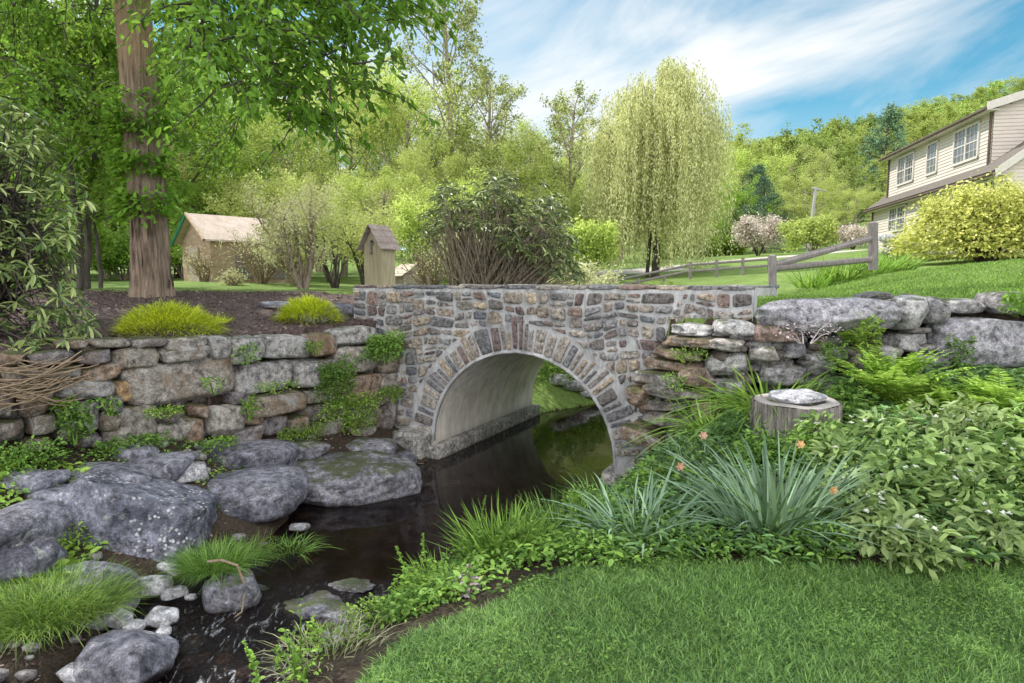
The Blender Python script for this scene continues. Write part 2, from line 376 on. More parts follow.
rightE = [(-2.6, .6), (-2.3, 1.7), (-1.95, 2.35), (-1.5, 3.0), (-1.05, 3.6), (-.55, 4.15), (.0, 4.7), (.5, 5.3), (.85, 6.1), (1.3, 6.95)]
p_lb = B(.06, BL, 0)[:2]; p_rb = B(2.46, BL, 0)[:2]
poly = np.array(leftE+[tuple(B(.06, 0, 0)[:2]), tuple(p_lb), (1.5, 11.6), (2.5, 13), (2.9, 18), (4.3, 18), (4.0, 14), (3.5, 11.2), tuple(p_rb), tuple(B(2.46, 0, 0)[:2])]+rightE[::-1])
def sdist(x, y):
    """signed distance to the water polygon (negative inside)"""
    d = np.full(x.shape, 1e9); ins = np.zeros(x.shape, bool); n = len(poly)
    for i in range(n):
        a, b = poly[i], poly[(i+1) % n]; e = b-a; wx, wy = x-a[0], y-a[1]
        t = np.clip((wx*e[0]+wy*e[1])/(e@e), 0, 1); d = np.minimum(d, (wx-t*e[0])**2+(wy-t*e[1])**2)
        c = ((a[1] > y) != (b[1] > y))
        xi = a[0]+(y-a[1])*(b[0]-a[0])/((b[1]-a[1]) if b[1] != a[1] else 1e-9)
        ins ^= c & (x < xi)
    d = np.sqrt(d); return np.where(ins, -d, d)
def rbf(pts, c=.4):
    A = np.array(pts, float); X = A[:, :2]; z = A[:, 2]
    K = np.sqrt(((X[:, None]-X[None])**2).sum(-1)+c*c)
    Pm = np.c_[np.ones(len(X))]; n = len(X)
    S = np.block([[K, Pm], [Pm.T, np.zeros((1, 1))]]); w = np.linalg.solve(S, np.r_[z, 0])
    def f(x, y):
        r = np.full(x.shape, w[n])
        for i in range(n): r += w[i]*np.sqrt((x-X[i, 0])**2+(y-X[i, 1])**2+c*c)
        return r
    return f
low_pts = [(-1.1, 2.9, -.22), (-1.25, 2.3, -.12), (-.7, 3.3, -.22), (-.6, 2.3, 0), (-.2, 2.9, -.03), (.3, 3.5, -.03), (1, 3.5, 0), (2, 3.5, .03), (3.5, 3.5, .05), (6, 3.5, .1), (0, 0, 0), (4, 0, 0), (-1, 1, -.02), (-1, -3, 0), (6, -3, 0), (10, 1, .1), (-5, -5, -.2),
           (1, 4.2, -.05), (2, 4.3, .2), (3, 4.3, .3), (4.5, 4.3, .38), (1.2, 5.2, -.1), (1.9, 5.3, .25), (2.7, 5.2, .42), (4, 5.2, .55), (5.5, 5, .6), (1.7, 6.0, .1), (2.5, 5.8, .45), (3.5, 5.8, .62), (5, 5.9, .72), (9, 5, .8),
           (-4.2, 4.9, .1), (-3.9, 4.5, 0), (-3.4, 6.0, .02), (-2.9, 6.6, -.08), (-2.4, 7.2, -.18), (-1.9, 7.8, -.28), (-3.2, 5.2, -.2), (-2.6, 6.0, -.35), (-2.0, 7.0, -.5), (-3.4, 4.4, -.4), (-3.1, 3.6, -.55), (-4.5, 3.0, -.35), (-7, 2, 0), (-1.6, 7.9, -.45)]
up_pts = [(-4.25, 5.4, 1.02), (-8, 4.5, 1.1), (-3, 7.2, 1.02), (-2.0, 8.9, 1.12), (-5.5, 9.4, 1.4), (-9, 9, 1.42), (-2.6, 9.8, 1.33), (-3, 11.3, 1.43), (-5, 7.6, 1.2), (-14, 8, 1.4), (-30, 5, 1.5), (-16, -5, 1.2),
          (-6, 16, 1.5), (0, 14, 1.3), (0, 20, 1.5), (-15, 20, 1.75), (5, 25, 1.75), (-6, 30, 1.85), (0, 42, 2.3), (-30, 45, 2.6), (8, 40, 2.9), (15, 45, 3.4), (20, 33, 3.5), (22, 39, 3.6), (19, 26, 3.3), (23, 20, 3.4), (13.5, 18, 2.15), (35, 30, 4), (35, 5, 2.6),
          (8.2, 10, 1.93), (12, 9, 2.1), (6.2, 10, 1.62), (3.2, 8, 1.37), (4.4, 9, 1.42), (2.5, 6.6, 1.26), (3.8, 6.3, 1.36), (5.2, 6.5, 1.46), (9, 6.6, 1.65), (16, 5, 1.9), (5, 12, 1.32), (7.2, 12.6, 1.75), (9.5, 14, 1.9), (7, 20, 1.8), (12, 24, 2.25), (0, 80, 4), (-60, 80, 6), (60, 80, 10), (60, 30, 7), (-60, 10, 3)]
fl, fu = rbf(low_pts), rbf(up_pts)
LWx = np.array([p[0] for p in LW]); LWy = np.array([p[1] for p in LW])
def wall_y(x):
    xs = [p[0] for p in LW]+[-1.70, 1.39]+[p[0] for p in RW]; ys = [p[1] for p in LW]+[8.6, 6.9]+[p[1] for p in RW]
    xs.append(60); ys.append(0); xs.insert(0, -60); ys.insert(0, -20)
    return np.interp(x, xs, ys)
def sinn(x, y, f, seed, k=5):
    g = np.random.default_rng(seed); r = 0
    for i in range(k):
        a = g.uniform(0, 6.28); ff = f*g.uniform(.6, 1.9); r = r+np.sin(x*math.cos(a)*ff+y*math.sin(a)*ff+g.uniform(0, 6.28))
    return r/k
def hill(x, y):
    g = 1/(1+np.exp(-(y-95)/14)); s = np.clip((x/np.maximum(y, 1)+.05)/.9, 0, 1.3)
    return g*(2+31*s**1.3)*np.clip((y-60)/100, 0, 1.15)
def height(x, y, bank=True):
    x = np.asarray(x, float); y = np.asarray(y, float)
    dw = y-(wall_y(x)+.16)                   # + : above the walls
    k = np.clip(dw/.10, 0, 1); hu = fu(x, y)+hill(x, y)+.015*sinn(x, y, 2.3, 3)+np.where(y > 15, .1, 0)*sinn(x, y, .4, 9)
    hl = fl(x, y)+.018*sinn(x, y, 3.1, 4)+.012*sinn(x, y, 9, 5)
    sd = sdist(x, y)
    h = hl*(1-k)+hu*k
    # bridge: fill inside it stays low so that the vault is free
    t = (x-BO[0])*BU[0]+(y-BO[1])*BU[1]; d = (x-BO[0])*BVv[0]+(y-BO[1])*BVv[1]
    inb = (t > -.1) & (t < 2.6) & (d > -.1) & (d < BL+.05)
    lb = (y > 8.6) & (x < 2.2+(y-11)*.3)
    cap = ZW+.02+np.maximum(sd, 0)*np.where(lb, .62, np.where(x < -1.0, .62, np.where(y > 9, 1.2, .9)))
    h = np.where(sd < 3.6, np.minimum(h, cap+np.where((k > .5) & ~(lb & (y > 10.6)), np.maximum(sd-.25, 0)*8, 0)), h)
    h = np.where(sd < 0, ZW-.04-.55*np.minimum(-sd, .5)+.05*sinn(x, y, 7, 8), h)
    h = np.where(inb & (sd >= 0), ZW-.1, h)
    return h
def H(x, y): return float(height(np.array([x]), np.array([y]))[0])

def axis_coords(lo, hi, step, far_lo, far_hi, g=1.14):
    c = list(np.arange(lo, hi+1e-6, step)); s = step
    while c[-1] < far_hi: s *= g; c.append(c[-1]+s)
    s = step; l = []; v = lo
    while v > far_lo: s *= g; v -= s; l.append(v)
    return np.array(l[::-1]+c)
gx = axis_coords(-6.5, 7, .065, -420, 420); gy = axis_coords(.8, 12.5, .065, -60, 520)
X, Y = np.meshgrid(gx, gy); Z = height(X, Y); SD = sdist(X, Y)
nx, ny = len(gx), len(gy)
cx = (X[:-1, :-1]+X[1:, 1:])/2; cy = (Y[:-1, :-1]+Y[1:, 1:])/2; csd = sdist(cx, cy)
dwc = cy-(wall_y(cx)+.16)
def lawn_edge(x): return np.interp(x, [-1.2, -.55, -.35, .0, .4, 1, 2, 3.6, 8], [.5, 2.5, 2.85, 3.1, 3.38, 3.45, 3.35, 3.25, 3.2])
cls = np.full(cx.shape, 0)                                                 # 0 garden soil
cls[(dwc < 0) & (cx > -1.2) & (cy < lawn_edge(cx))] = 1                     # lawn
cls[(dwc < .1) & (cx < -.6) & (csd > 0) & (cls == 0) & (cx < 0)] = 2          # bank
cls[csd < .0] = 3
mu = (dwc >= .1) & (cx < -1.6) & (cy < 10.6+.35*np.sin(cx*1.3)+.2*np.sin(cx*3.1)) & (csd > .3)
cls[(dwc >= .1) & (csd > 0) & ~mu] = 4
cls[mu] = 5
rd = (np.abs(cy-(30+.12*cx)) < 1.9) & (cx > -2) & (cx < 17)
cls[rd & (dwc > 0)] = 6
cls[(cls == 4) & (cy > 60)] = 7
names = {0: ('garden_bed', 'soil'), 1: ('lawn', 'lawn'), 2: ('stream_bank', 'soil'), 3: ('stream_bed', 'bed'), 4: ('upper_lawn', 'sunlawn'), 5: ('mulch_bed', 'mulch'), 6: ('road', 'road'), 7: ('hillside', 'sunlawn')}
idx = np.arange(nx*ny).reshape(ny, nx)
quads = np.stack([idx[:-1, :-1], idx[:-1, 1:], idx[1:, 1:], idx[1:, :-1]], -1)
allV = np.stack([X, Y, Z], -1).reshape(-1, 3)
for c, (nm, mt) in names.items():
    q = quads[cls == c].reshape(-1, 4)
    u, inv = np.unique(q, return_inverse=True); mb = MB(); mb.add(allV[u], inv.reshape(-1, 4))
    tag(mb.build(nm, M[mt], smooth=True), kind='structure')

# water: sheet following the polygon, with a small drop towards the viewer
mb = MB(); wx = np.arange(-4.6, 4.8, .06); wy = np.arange(.3, 11.6, .06); GX, GY = np.meshgrid(wx, wy)
GZ = ZW-.10*np.clip((4.15+.35*(GX+1.2)-GY)/.35, 0, 1)+.008*sinn(GX, GY, 14, 22)*np.clip((4.6-GY)/.6, 0, 1)
ii = np.arange(GX.size).reshape(GX.shape); qq = np.stack([ii[:-1, :-1], ii[:-1, 1:], ii[1:, 1:], ii[1:, :-1]], -1)
ok = sdist((GX[:-1, :-1]+GX[1:, 1:])/2, (GY[:-1, :-1]+GY[1:, 1:])/2) < .25; q = qq[ok].reshape(-1, 4)
u, inv = np.unique(q, return_inverse=True); mb.add(np.stack([GX, GY, GZ], -1).reshape(-1, 3)[u], inv.reshape(-1, 4))
far = np.array([[2, 10.2, ZW], [2, 11.56, ZW], [4, 13, ZW], [20, 16, ZW], [20, 12, ZW], [4, 9.8, ZW]])
mb.add([(0, 11.58, ZW), (6, 11.58, ZW), (6, 19, ZW), (0, 19, ZW)], [(0, 1, 2, 3)])
tag(mb.build('stream_water', M['water'], smooth=True), kind='structure')

def G(px, py, lo=2.0, hi=16.0):        # where the pixel's ray meets the ground
    d = ray(px, py); yy = np.arange(lo, hi, .02); t = yy/d[1]; xs = d[0]*t; zs = CZ+d[2]*t; hh = height(xs, yy); k = np.where(zs <= hh)[0]
    i = k[0] if len(k) else len(yy)-1
    return np.array([xs[i], yy[i], hh[i]])
# ------------------------------------------------------------------ rocks
def ico(sub):
    import bmesh
    bm = bmesh.new(); bmesh.ops.create_icosphere(bm, subdivisions=sub, radius=1)
    V = np.array([v.co[:] for v in bm.verts]); Fc = np.array([[v.index for v in f.verts] for f in bm.faces]); bm.free(); return V, Fc
ICO = {s: ico(s) for s in (2, 3, 4, 5)}
def rock_verts(size, seed, n=3.2, cuts=9, rough=.05, sub=3, cutd=(.68, .95)):
    g = np.random.default_rng(seed); V, Fc = ICO[sub]; V = V.copy()
    V /= (np.abs(V)**n).sum(1, keepdims=True)**(1/n)
    for _ in range(cuts):
        nn = unit(g.normal(size=3)); dd = g.uniform(*cutd)*np.abs(V@nn).max()
        e = V@nn-dd; V -= np.clip(e, 0, None)[:, None]*nn*.92
    r = np.zeros(len(V))
    for f, a in ((2.2, 1), (4.5, .55), (9, .3), (18, .16), (34, .09)):
        for _ in range(3):
            k = unit(g.normal(size=3))*f*g.uniform(.8, 1.25); r += a*(1-2*np.abs(np.sin((V@k+g.uniform(0, 6.28))*.6)) if f > 4 else np.sin(V@k+g.uniform(0, 6.28)))
    V *= (1+rough*r/1.3)[:, None]
    return V*np.array(size)/2, Fc
def rock(mb, c, size, seed, R3=None, col=None, **kw):
    V, Fc = rock_verts(size, seed, **kw)
    if R3 is not None: V = V@np.array(R3)
    mb.add(V+np.array(c), Fc, col)

# ------------------------------------------------------------------ the bridge
bridge = empty('stone_bridge', tuple(B(1.3, 0, 0))); bp = np.array(bridge.location)
tag(bridge, 'fieldstone masonry bridge with pale mortar and one round arch over the stream', 'bridge')
def bbuild(mb, name, mat, smooth=False, parent=None):
    mb.V = [v-bp for v in mb.V]
    o = mb.build(name, mat, parent or bridge, smooth)
    if parent is not None: pass
    return o
NA = 40; ang = np.linspace(math.pi, 0, NA+1)
def arch(a, r=RC): return TC+r*math.cos(a), ZC+r*math.sin(a)
for d0, nm in ((0., 'facing_wall'), (BL, 'rear_facing_wall')):
    mb = MB(); s = 1 if d0 == 0 else -1; dd = d0
    ts = [T0]+[arch(a)[0] for a in ang]+[T1]
    for i in range(NA):
        (ta, za), (tb, zb) = arch(ang[i]), arch(ang[i+1])
        mb.add([B(ta, dd, za), B(tb, dd, zb), B(tb, dd, ZT), B(ta, dd, ZT)], [(0, 1, 2, 3)])
        mb.add([B(ta, dd+s*.34, 1.24), B(tb, dd+s*.34, 1.24), B(tb, dd+s*.34, ZT), B(ta, dd+s*.34, ZT)], [(0, 1, 2, 3)])
    for a_, b_ in ((T0, TC-RC), (TC+RC, T1)):
        mb.add([B(a_, dd, -1.2), B(b_, dd, -1.2), B(b_, dd, ZT), B(a_, dd, ZT)], [(0, 1, 2, 3)])
        mb.add([B(a_, dd+s*.34, .6), B(b_, dd+s*.34, .6), B(b_, dd+s*.34, ZT), B(a_, dd+s*.34, ZT)], [(0, 1, 2, 3)])
    for e in (T0, T1): mb.add([B(e, dd, -1.2), B(e, dd+s*.34, -1.2), B(e, dd+s*.34, ZT), B(e, dd, ZT)], [(0, 1, 2, 3)])
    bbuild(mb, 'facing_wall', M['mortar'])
mb = MB()
rows = [(B(TC-RC, 0, -1.2), B(TC-RC, BL, -1.2))]+[(B(*((arch(a)[0],)+(0,)+(arch(a)[1],))), B(arch(a)[0], BL, arch(a)[1])) for a in ang]+[(B(TC+RC, 0, -1.2), B(TC+RC, BL, -1.2))]
V = []
for a, b in rows: V += [a+(b-a)*k/6 for k in range(7)]
fc = [(i*7+j, i*7+j+1, (i+1)*7+j+1, (i+1)*7+j) for i in range(len(rows)-1) for j in range(6)]
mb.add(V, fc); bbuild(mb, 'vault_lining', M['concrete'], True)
# concrete rim standing proud round the arch
mb = MB(); pr = []
for a in np.linspace(math.pi, 0, 57):
    pr.append([B(TC+r*math.cos(a), d, ZC+r*math.sin(a)) for r, d in ((RC-.008+.003*math.sin(37*a), .05), (RC-.008+.003*math.sin(37*a), -.014-.004*math.sin(23*a)), (RC+.020+.005*math.sin(29*a)+.004*math.sin(61*a), -.012), (RC+.020, .05))])
V = np.array(pr).reshape(-1, 3); mb.add(V, [(i*4+j, i*4+(j+1) % 4, (i+1)*4+(j+1) % 4, (i+1)*4+j) for i in range(56) for j in range(4)])
bbuild(mb, 'arch_rim', M['mortar'], True)
# deck between the parapets
mb = MB(); mb.add([B(T0, .34, 1.24), B(T1, .34, 1.24), B(T1, BL-.34, 1.24), B(T0, BL-.34, 1.24)], [(0, 1, 2, 3)]); bbuild(mb, 'deck', M['road'])
# footings inside + abutment block
BR3 = np.array([[BU[0], BU[1], 0], [BVv[0], BVv[1], 0], [0, 0, 1]])
def rbox(name, c, s, mat, parent, bev=.02):
    mb = MB(); n = 1
    V, Fc = ICO[4]; V = V.copy(); V /= (np.abs(V)**40).sum(1, keepdims=True)**(1/40)
    V = V*np.array(s)/2; mb.add(V@BR3+np.array(c), Fc); return bbuild(mb, name, mat, True)
rbox('footing', B(.07, BL/2-.02, -.68), (.20, BL+.12, .30), M['footing'], bridge)
rbox('footing', B(2.45, BL/2-.02, -.72), (.20, BL+.12, .30), M['footing'], bridge)
rbox('abutment_block', B(-.20, -.13, -.62), (.44, .34, .56), M['footing'], bridge)

PAL = [(.20, .19, .20), (.15, .15, .165), (.30, .265, .235), (.40, .335, .27), (.43, .375, .32), (.16, .11, .105), (.24, .16, .135), (.26, .235, .225), (.13, .145, .17), (.34, .31, .28), (.45, .36, .26), (.14, .125, .12), (.24, .24, .25), (.38, .33, .29), (.30, .24, .19)]
def chaikin(p, n=2):
    for _ in range(n):
        q = np.roll(p, -1, 0); p = np.stack([p*.87+q*.13, p*.13+q*.87], 1).reshape(-1, 2)
    return p
def clip(poly_, n, d):       # keep points where p.n <= d
    out = []; L = len(poly_)
    for i in range(L):
        a, b = poly_[i], poly_[(i+1) % L]; da, db = a@n-d, b@n-d
        if da <= 0: out.append(a)
        if da*db < 0: out.append(a+(b-a)*da/(da-db))
    return np.array(out)
def inset(pl, m):
    c = pl.mean(0); r = pl
    L = len(pl); res = pl.copy(); area = 0
    for i in range(L):
        a, b = pl[i], pl[(i+1) % L]; e = b-a; l = np.linalg.norm(e)
        if l < 1e-6: continue
        n = np.array([e[1], -e[0]])/l
        if (c-a)@n > 0: n = -n
        res = clip(res, n, a@n-m)
        if len(res) < 3: return None
    return res
def stone_face(mb, pl, to3, g, thick=.03, col=None):
    """rounded stone in a face plane; pl: Nx2 outline, to3(p2, out)"""
    p = chaikin(pl, 2); c = p.mean(0); n = len(p)
    p = c+(p-c)*(1+g.normal(0, .018, size=(n, 1)))
    rings = [(1.0, -.03), (1.0, thick*.35), (.93, thick*.85), (.70, thick*1.05), (.35, thick*1.1)]
    tilt = g.normal(0, .05, 2); V = []
    for s_, o in rings:
        for q in p:
            w = c+(q-c)*s_; V.append(to3(w, o+((w-c)@tilt if o > 0 else 0)+(g.normal(0, .0022) if o > 0 else 0)))
    V.append(to3(c, thick*1.1)); fcs = []
    for r_ in range(len(rings)-1):
        for i in range(n): fcs.append((r_*n+i, r_*n+(i+1) % n, (r_+1)*n+(i+1) % n, (r_+1)*n+i))
    b = (len(rings)-1)*n
    for i in range(n): fcs.append((b+i, b+(i+1) % n, len(V)-1))
    mb.add(V, fcs, col)
def pack(seedpts, weights, dom, asp=1.0):
    cells = []; S = np.array(seedpts); S2 = S*np.array([1, asp])
    for i in range(len(S)):
        pl = np.array(dom, float)*np.array([1, asp]); dist = ((S2-S2[i])**2).sum(1); order = np.argsort(dist)[1:26]
        for j in order:
            n = S2[j]-S2[i]; d = (S2[j]@S2[j]-S2[i]@S2[i]+weights[i]-weights[j])/2
            pl = clip(pl, n, d)
            if len(pl) < 3: break
        cells.append(pl/np.array([1, asp]) if len(pl) >= 3 else None)
    return cells
g = np.random.default_rng(5)
RO = RC+.43
quads_ = []
def bsp(a, b, c_, d_, lv):
    w, h = b-a, d_-c_
    wm, hm = g.uniform(.17, .42), g.uniform(.11, .23)
    if w <= wm and h <= hm: quads_.append((a, b, c_, d_)); return
    if (w/1.55 > h and w > .16) or h <= .13: m = a+w*g.uniform(.36, .64); bsp(a, m, c_, d_, lv+1); bsp(m, b, c_, d_, lv+1)
    else: m = c_+h*g.uniform(.36, .64); bsp(a, b, c_, m, lv+1); bsp(a, b, m, d_, lv+1)
bsp(T0, T1, -1.0, 1.49, 0)
jit = {}
def wp(t, z):
    k = (round(t, 4), round(z, 4))
    if k not in jit: jit[k] = g.normal(0, .014, 2)
    e_ = min(1, (1.49-z)/.15)*min(1, (t-T0)/.1+.0)*min(1, (T1-t)/.1)
    return (t+(jit[k][0]+.03*math.sin(4.3*z+1+1.7*t))*e_, z+(jit[k][1]+.035*math.sin(2.6*t+.6)+.02*math.sin(7.1*t+2*z))*e_)
mbS = MB(); RK = RC+.35
for (a, b, c_, d_) in quads_:
    m1, m2 = (a+b)/2, (c_+d_)/2
    pl = np.array([wp(a, c_), wp(b, c_), wp(b, d_), wp(a, d_)]); cen = pl.mean(0)
    if g.random() < .5:          # knock a corner off
        j = g.integers(4); p0, p1, p2 = pl[j-1], pl[j], pl[(j+1) % 4]; cut = [p1+(p0-p1)*g.uniform(.2, .4), p1+(p2-p1)*g.uniform(.2, .4)]; pl = np.array([q for i_, q in enumerate(pl) if i_ != j][:j]+cut+[q for i_, q in enumerate(pl) if i_ != j][j:])
    v_ = cen-np.array([TC, ZC]); rr_ = np.linalg.norm(v_)
    if cen[1] < ZC and abs(cen[0]-TC) < RC+.10: continue
    if cen[1] >= ZC:
        # push the far side outwards: clip by the ring tangent
        n = v_/rr_; pl = clip(pl, -n, -(np.array([TC, ZC])@n+RK))
        if len(pl) < 3: continue
    else: pl = clip(pl, np.array([-1., 0]) if cen[0] > TC else np.array([1., 0]), -(TC+RC+.06) if cen[0] > TC else (TC-RC-.06))
    if len(pl) < 3: continue
    pl = inset(pl, g.uniform(.010, .019))
    if pl is None or len(pl) < 3 or min(np.ptp(pl, axis=0)) < .035: continue
    k = np.array(PAL[g.integers(len(PAL))])*g.uniform(.85, 1.3)
    stone_face(mbS, pl, lambda w_, o: B(w_[0], -o, w_[1]), g, .012+.04*g.random()**1.5, k)
st = bbuild(mbS, 'facing_stones', M['bstone'], True)
# voussoirs
mb = MB(); a = math.pi+.10; al = []
while a > -.10:
    w = g.choice([.075, .10, .13, .16, .21], p=[.30, .32, .22, .11, .05])/ (RC+.2)*g.uniform(.9, 1.1); al.append((a, a-w)); a -= w
for a0, a1 in al:
    mid = (a0+a1)/2; key = abs(mid-math.pi*.5) < .06
    r0, r1 = RC+.035, RC+(.44 if key else g.uniform(.24, .36)); gp = .012/RC
    if mid < .1 or mid > math.pi-.1: continue
    a0_, a1_ = a0-gp*1.1, a1+gp*1.1
    pl = np.array([(TC+r*math.cos(q), ZC+r*math.sin(q)) for r, q in ((r0, a0_), (r1, a0_-gp*.4), (r1, a1_+gp*.4), (r0, a1_))])
    k = np.array(PAL[g.integers(len(PAL))])*g.uniform(.9, 1.3)
    r1 = r1 if not key else RC+.42
    if key: k = np.array((.22, .14, .145))
    e = (pl[1]-pl[0])*.33; f2 = (pl[2]-pl[3])*.33
    pl = np.array([pl[0], pl[0]+e, pl[0]+2*e, pl[1], pl[2], pl[3]+2*f2, pl[3]+f2, pl[3]])
    stone_face(mb, pl, lambda w_, o: B(w_[0], -o, w_[1]), g, .018+.02*g.random(), k)
bbuild(mb, 'arch_ring', M['bstone'], True)
dom = [(T0, -1.0), (T1, -1.0), (T1, 1.47), (T0, 1.47)]
mb = MB(); S = []
for _ in range(3000):
    t = g.uniform(T0, T1); z = g.uniform(-.5, 1.45)
    if math.hypot(t-TC, z-ZC) < RC+.15: continue
    if all(((t-a)/1.3)**2+(z-b)**2 > .19**2 for a, b in S): S.append((t, z))
for (t, z), c in zip(S, pack(S, [0]*len(S), dom, 1.3)):
    if c is None: continue
    if z < ZC:
        if abs(t-TC) < RC+.1: continue
        c = clip(c, np.array([-1., 0]), -(TC+RC+.05)) if t > TC else clip(c, np.array([1., 0]), TC-RC-.05)
    else: n = unit(np.array([t-TC, z-ZC])); c = clip(c, -n, -(np.array([TC, ZC])@n+RC+.06))
    if len(c) < 3: continue
    c = inset(c, .02)
    if c is None or len(c) < 3: continue
    stone_face(mb, c, lambda w_, o: B(w_[0], BL+o, w_[1]), g, .025, np.array(PAL[g.integers(len(PAL))]))
bbuild(mb, 'facing_stones', M['bstone'], True)
# coping: flat slabs laid along both parapets
mb = MB()
for dd in (.16, BL-.16):
    t = T0-.02
    while t < T1:
        w = min(g.uniform(.20, .52), T1+.02-t); hh = g.uniform(.04, .06)
        if w < .05: break
        V, Fc = rock_verts((w+.012, .36+g.uniform(-.015, .015), hh), int(g.integers(1e6)), n=7, cuts=3, rough=.02, sub=3, cutd=(.85, .98))
        mb.add(V@BR3+B(t+w/2, dd, ZT+hh/2-.012+g.normal(0, .003)), Fc, np.array(PAL[g.integers(len(PAL))])*1.1); t += w
bbuild(mb, 'coping', M['bstone'], True)

# ------------------------------------------------------------------ dry stone walls
def seg_hit(px, py, line, off=0):
    best = None
    for i in range(len(line)-1):
        A, Bp = np.array(line[i]), np.array(line[i+1]); q = WV(px, py, A, Bp); e = Bp-A
        t = ((q[:2]-A)@e)/(e@e)
        if -.02 <= t <= 1.02: best = (q, unit(e)); break
    return best
def wall_stone(root, rp, rc, line, mat, seed, col, depth=.42, push=0, sub=4, n=4.5, rough=.045, cuts=8, cutd=(.74, .96)):
    x0, y0, x1, y1 = rc; mx, my = (x0+x1)/2, (y0+y1)/2
    h = seg_hit(mx, my, line)
    if h is None: return None
    q, e = h; A = q[:2]; w3 = [WV(x, my, A, A+e) for x in (x0, x1)]; h3 = [WV(mx, y, A, A+e) for y in (y0, y1)]
    w = np.linalg.norm(w3[1]-w3[0])*1.03; hh = abs(h3[0][2]-h3[1][2])*1.02
    R3 = np.array([[e[0], e[1], 0], [-e[1], e[0], 0], [0, 0, 1]]); g = np.random.default_rng(seed)
    tl = g.normal(0, .05); Rt = np.array([[math.cos(tl), 0, math.sin(tl)], [0, 1, 0], [-math.sin(tl), 0, math.cos(tl)]])
    dpt = max(depth, min(w, hh)*1.0)
    c = q+R3[1]*(dpt*.5-.16-push)
    mb = MB(); rock(mb, c-rp, (w, dpt, hh), seed, Rt@R3, col, n=n, cuts=cuts, rough=rough, sub=sub, cutd=cutd)
    return mb.build('stone', mat, root, True)
LWl = LW
lw = empty('retaining_wall', (-3.2, 6.6, 0)); lp = np.array(lw.location)
tag(lw, 'tall dry stone retaining wall left of the bridge, lichen and moss on its blocks', 'wall')
Ls = [(60, 338, 86, 348), (85, 338, 128, 348), (128, 338, 163, 347), (163, 337, 203, 347), (204, 335, 226, 358), (75, 349, 112, 364), (112, 347, 159, 371), (158, 346, 203, 360),
      (78, 364, 123, 380), (125, 359, 233, 403), (0, 352, 26, 366), (26, 350, 74, 364), (4, 366, 40, 384), (40, 366, 78, 378), (51, 378, 115, 399), (112, 379, 126, 400), (16, 384, 51, 416), (-12, 386, 14, 418), (24, 412, 54, 433), (51, 399, 74, 418),
      (-14, 418, 24, 440), (54, 418, 74, 440), (72, 400, 97, 435), (96, 394, 120, 411), (97, 411, 118, 430), (102, 404, 155, 450), (152, 407, 176, 421), (153, 416, 190, 442), (176, 414, 202, 452), (78, 432, 102, 448), (24, 434, 56, 452), (130, 446, 160, 458),
      (226, 337, 257, 361), (257, 335, 302, 358), (303, 334, 332, 356), (332, 327, 372, 344), (234, 361, 290, 391), (290, 359, 315, 386), (314, 358, 332, 378), (332, 345, 374, 372), (330, 374, 376, 400), (228, 390, 245, 404), (244, 392, 300, 413), (300, 388, 332, 402), (300, 402, 345, 420),
      (202, 404, 241, 436), (241, 411, 259, 426), (259, 415, 285, 436), (285, 414, 305, 434), (304, 419, 340, 436), (345, 402, 372, 426), (340, 424, 372, 440), (188, 402, 204, 418), (226, 426, 262, 442), (372, 338, 392, 372), (370, 372, 396, 402), (368, 402, 392, 430)]
LC = [(.24, .20, .155), (.30, .27, .24), (.15, .13, .125), (.36, .33, .30), (.23, .15, .10), (.16, .145, .165)]
for i, rc in enumerate(Ls):
    big = (rc[2]-rc[0])*(rc[3]-rc[1]) > 1800
    col = LC[i % 6]
    if rc == (112, 379, 126, 400): col = (.36, .22, .10)
    if rc == (78, 364, 123, 380): col = (.28, .18, .12)
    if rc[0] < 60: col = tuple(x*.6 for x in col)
    pale = rc in [(72, 400, 97, 435), (290, 359, 315, 386), (234, 361, 290, 391), (204, 335, 226, 358), (226, 337, 257, 361), (257, 335, 302, 358), (51, 378, 115, 399), (332, 327, 372, 344)]
    sq = rc[0] > 120 and rc[1] < 400
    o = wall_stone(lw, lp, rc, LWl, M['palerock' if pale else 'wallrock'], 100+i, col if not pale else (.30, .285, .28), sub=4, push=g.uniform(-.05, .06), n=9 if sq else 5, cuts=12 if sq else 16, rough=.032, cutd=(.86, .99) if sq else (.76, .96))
# small packing stones behind, coloured dark to paint shade into the gaps
mb = MB()
for i in range(150):
    k = g.uniform(.0, 1)*4; j = min(int(k), 3); a_, b_ = np.array(LW[max(1, j)]), np.array(LW[max(1, j)+1]); u_ = g.random(); q = a_+(b_-a_)*u_
    e = unit(b_-a_); z0 = -.35 if j > 2 else 0; nrm = np.array([e[1], -e[0]])
    rock(mb, (q[0]-nrm[0]*.05-lp[0], q[1]-nrm[1]*.05-lp[1], g.uniform(z0, .98)), (g.uniform(.1, .26), .2, g.uniform(.07, .16)), 900+i, None, np.array(LC[i % 6])*.35, sub=2, n=3, cuts=5)
o = mb.build('packing_stones', M['wallrock'], lw, True)

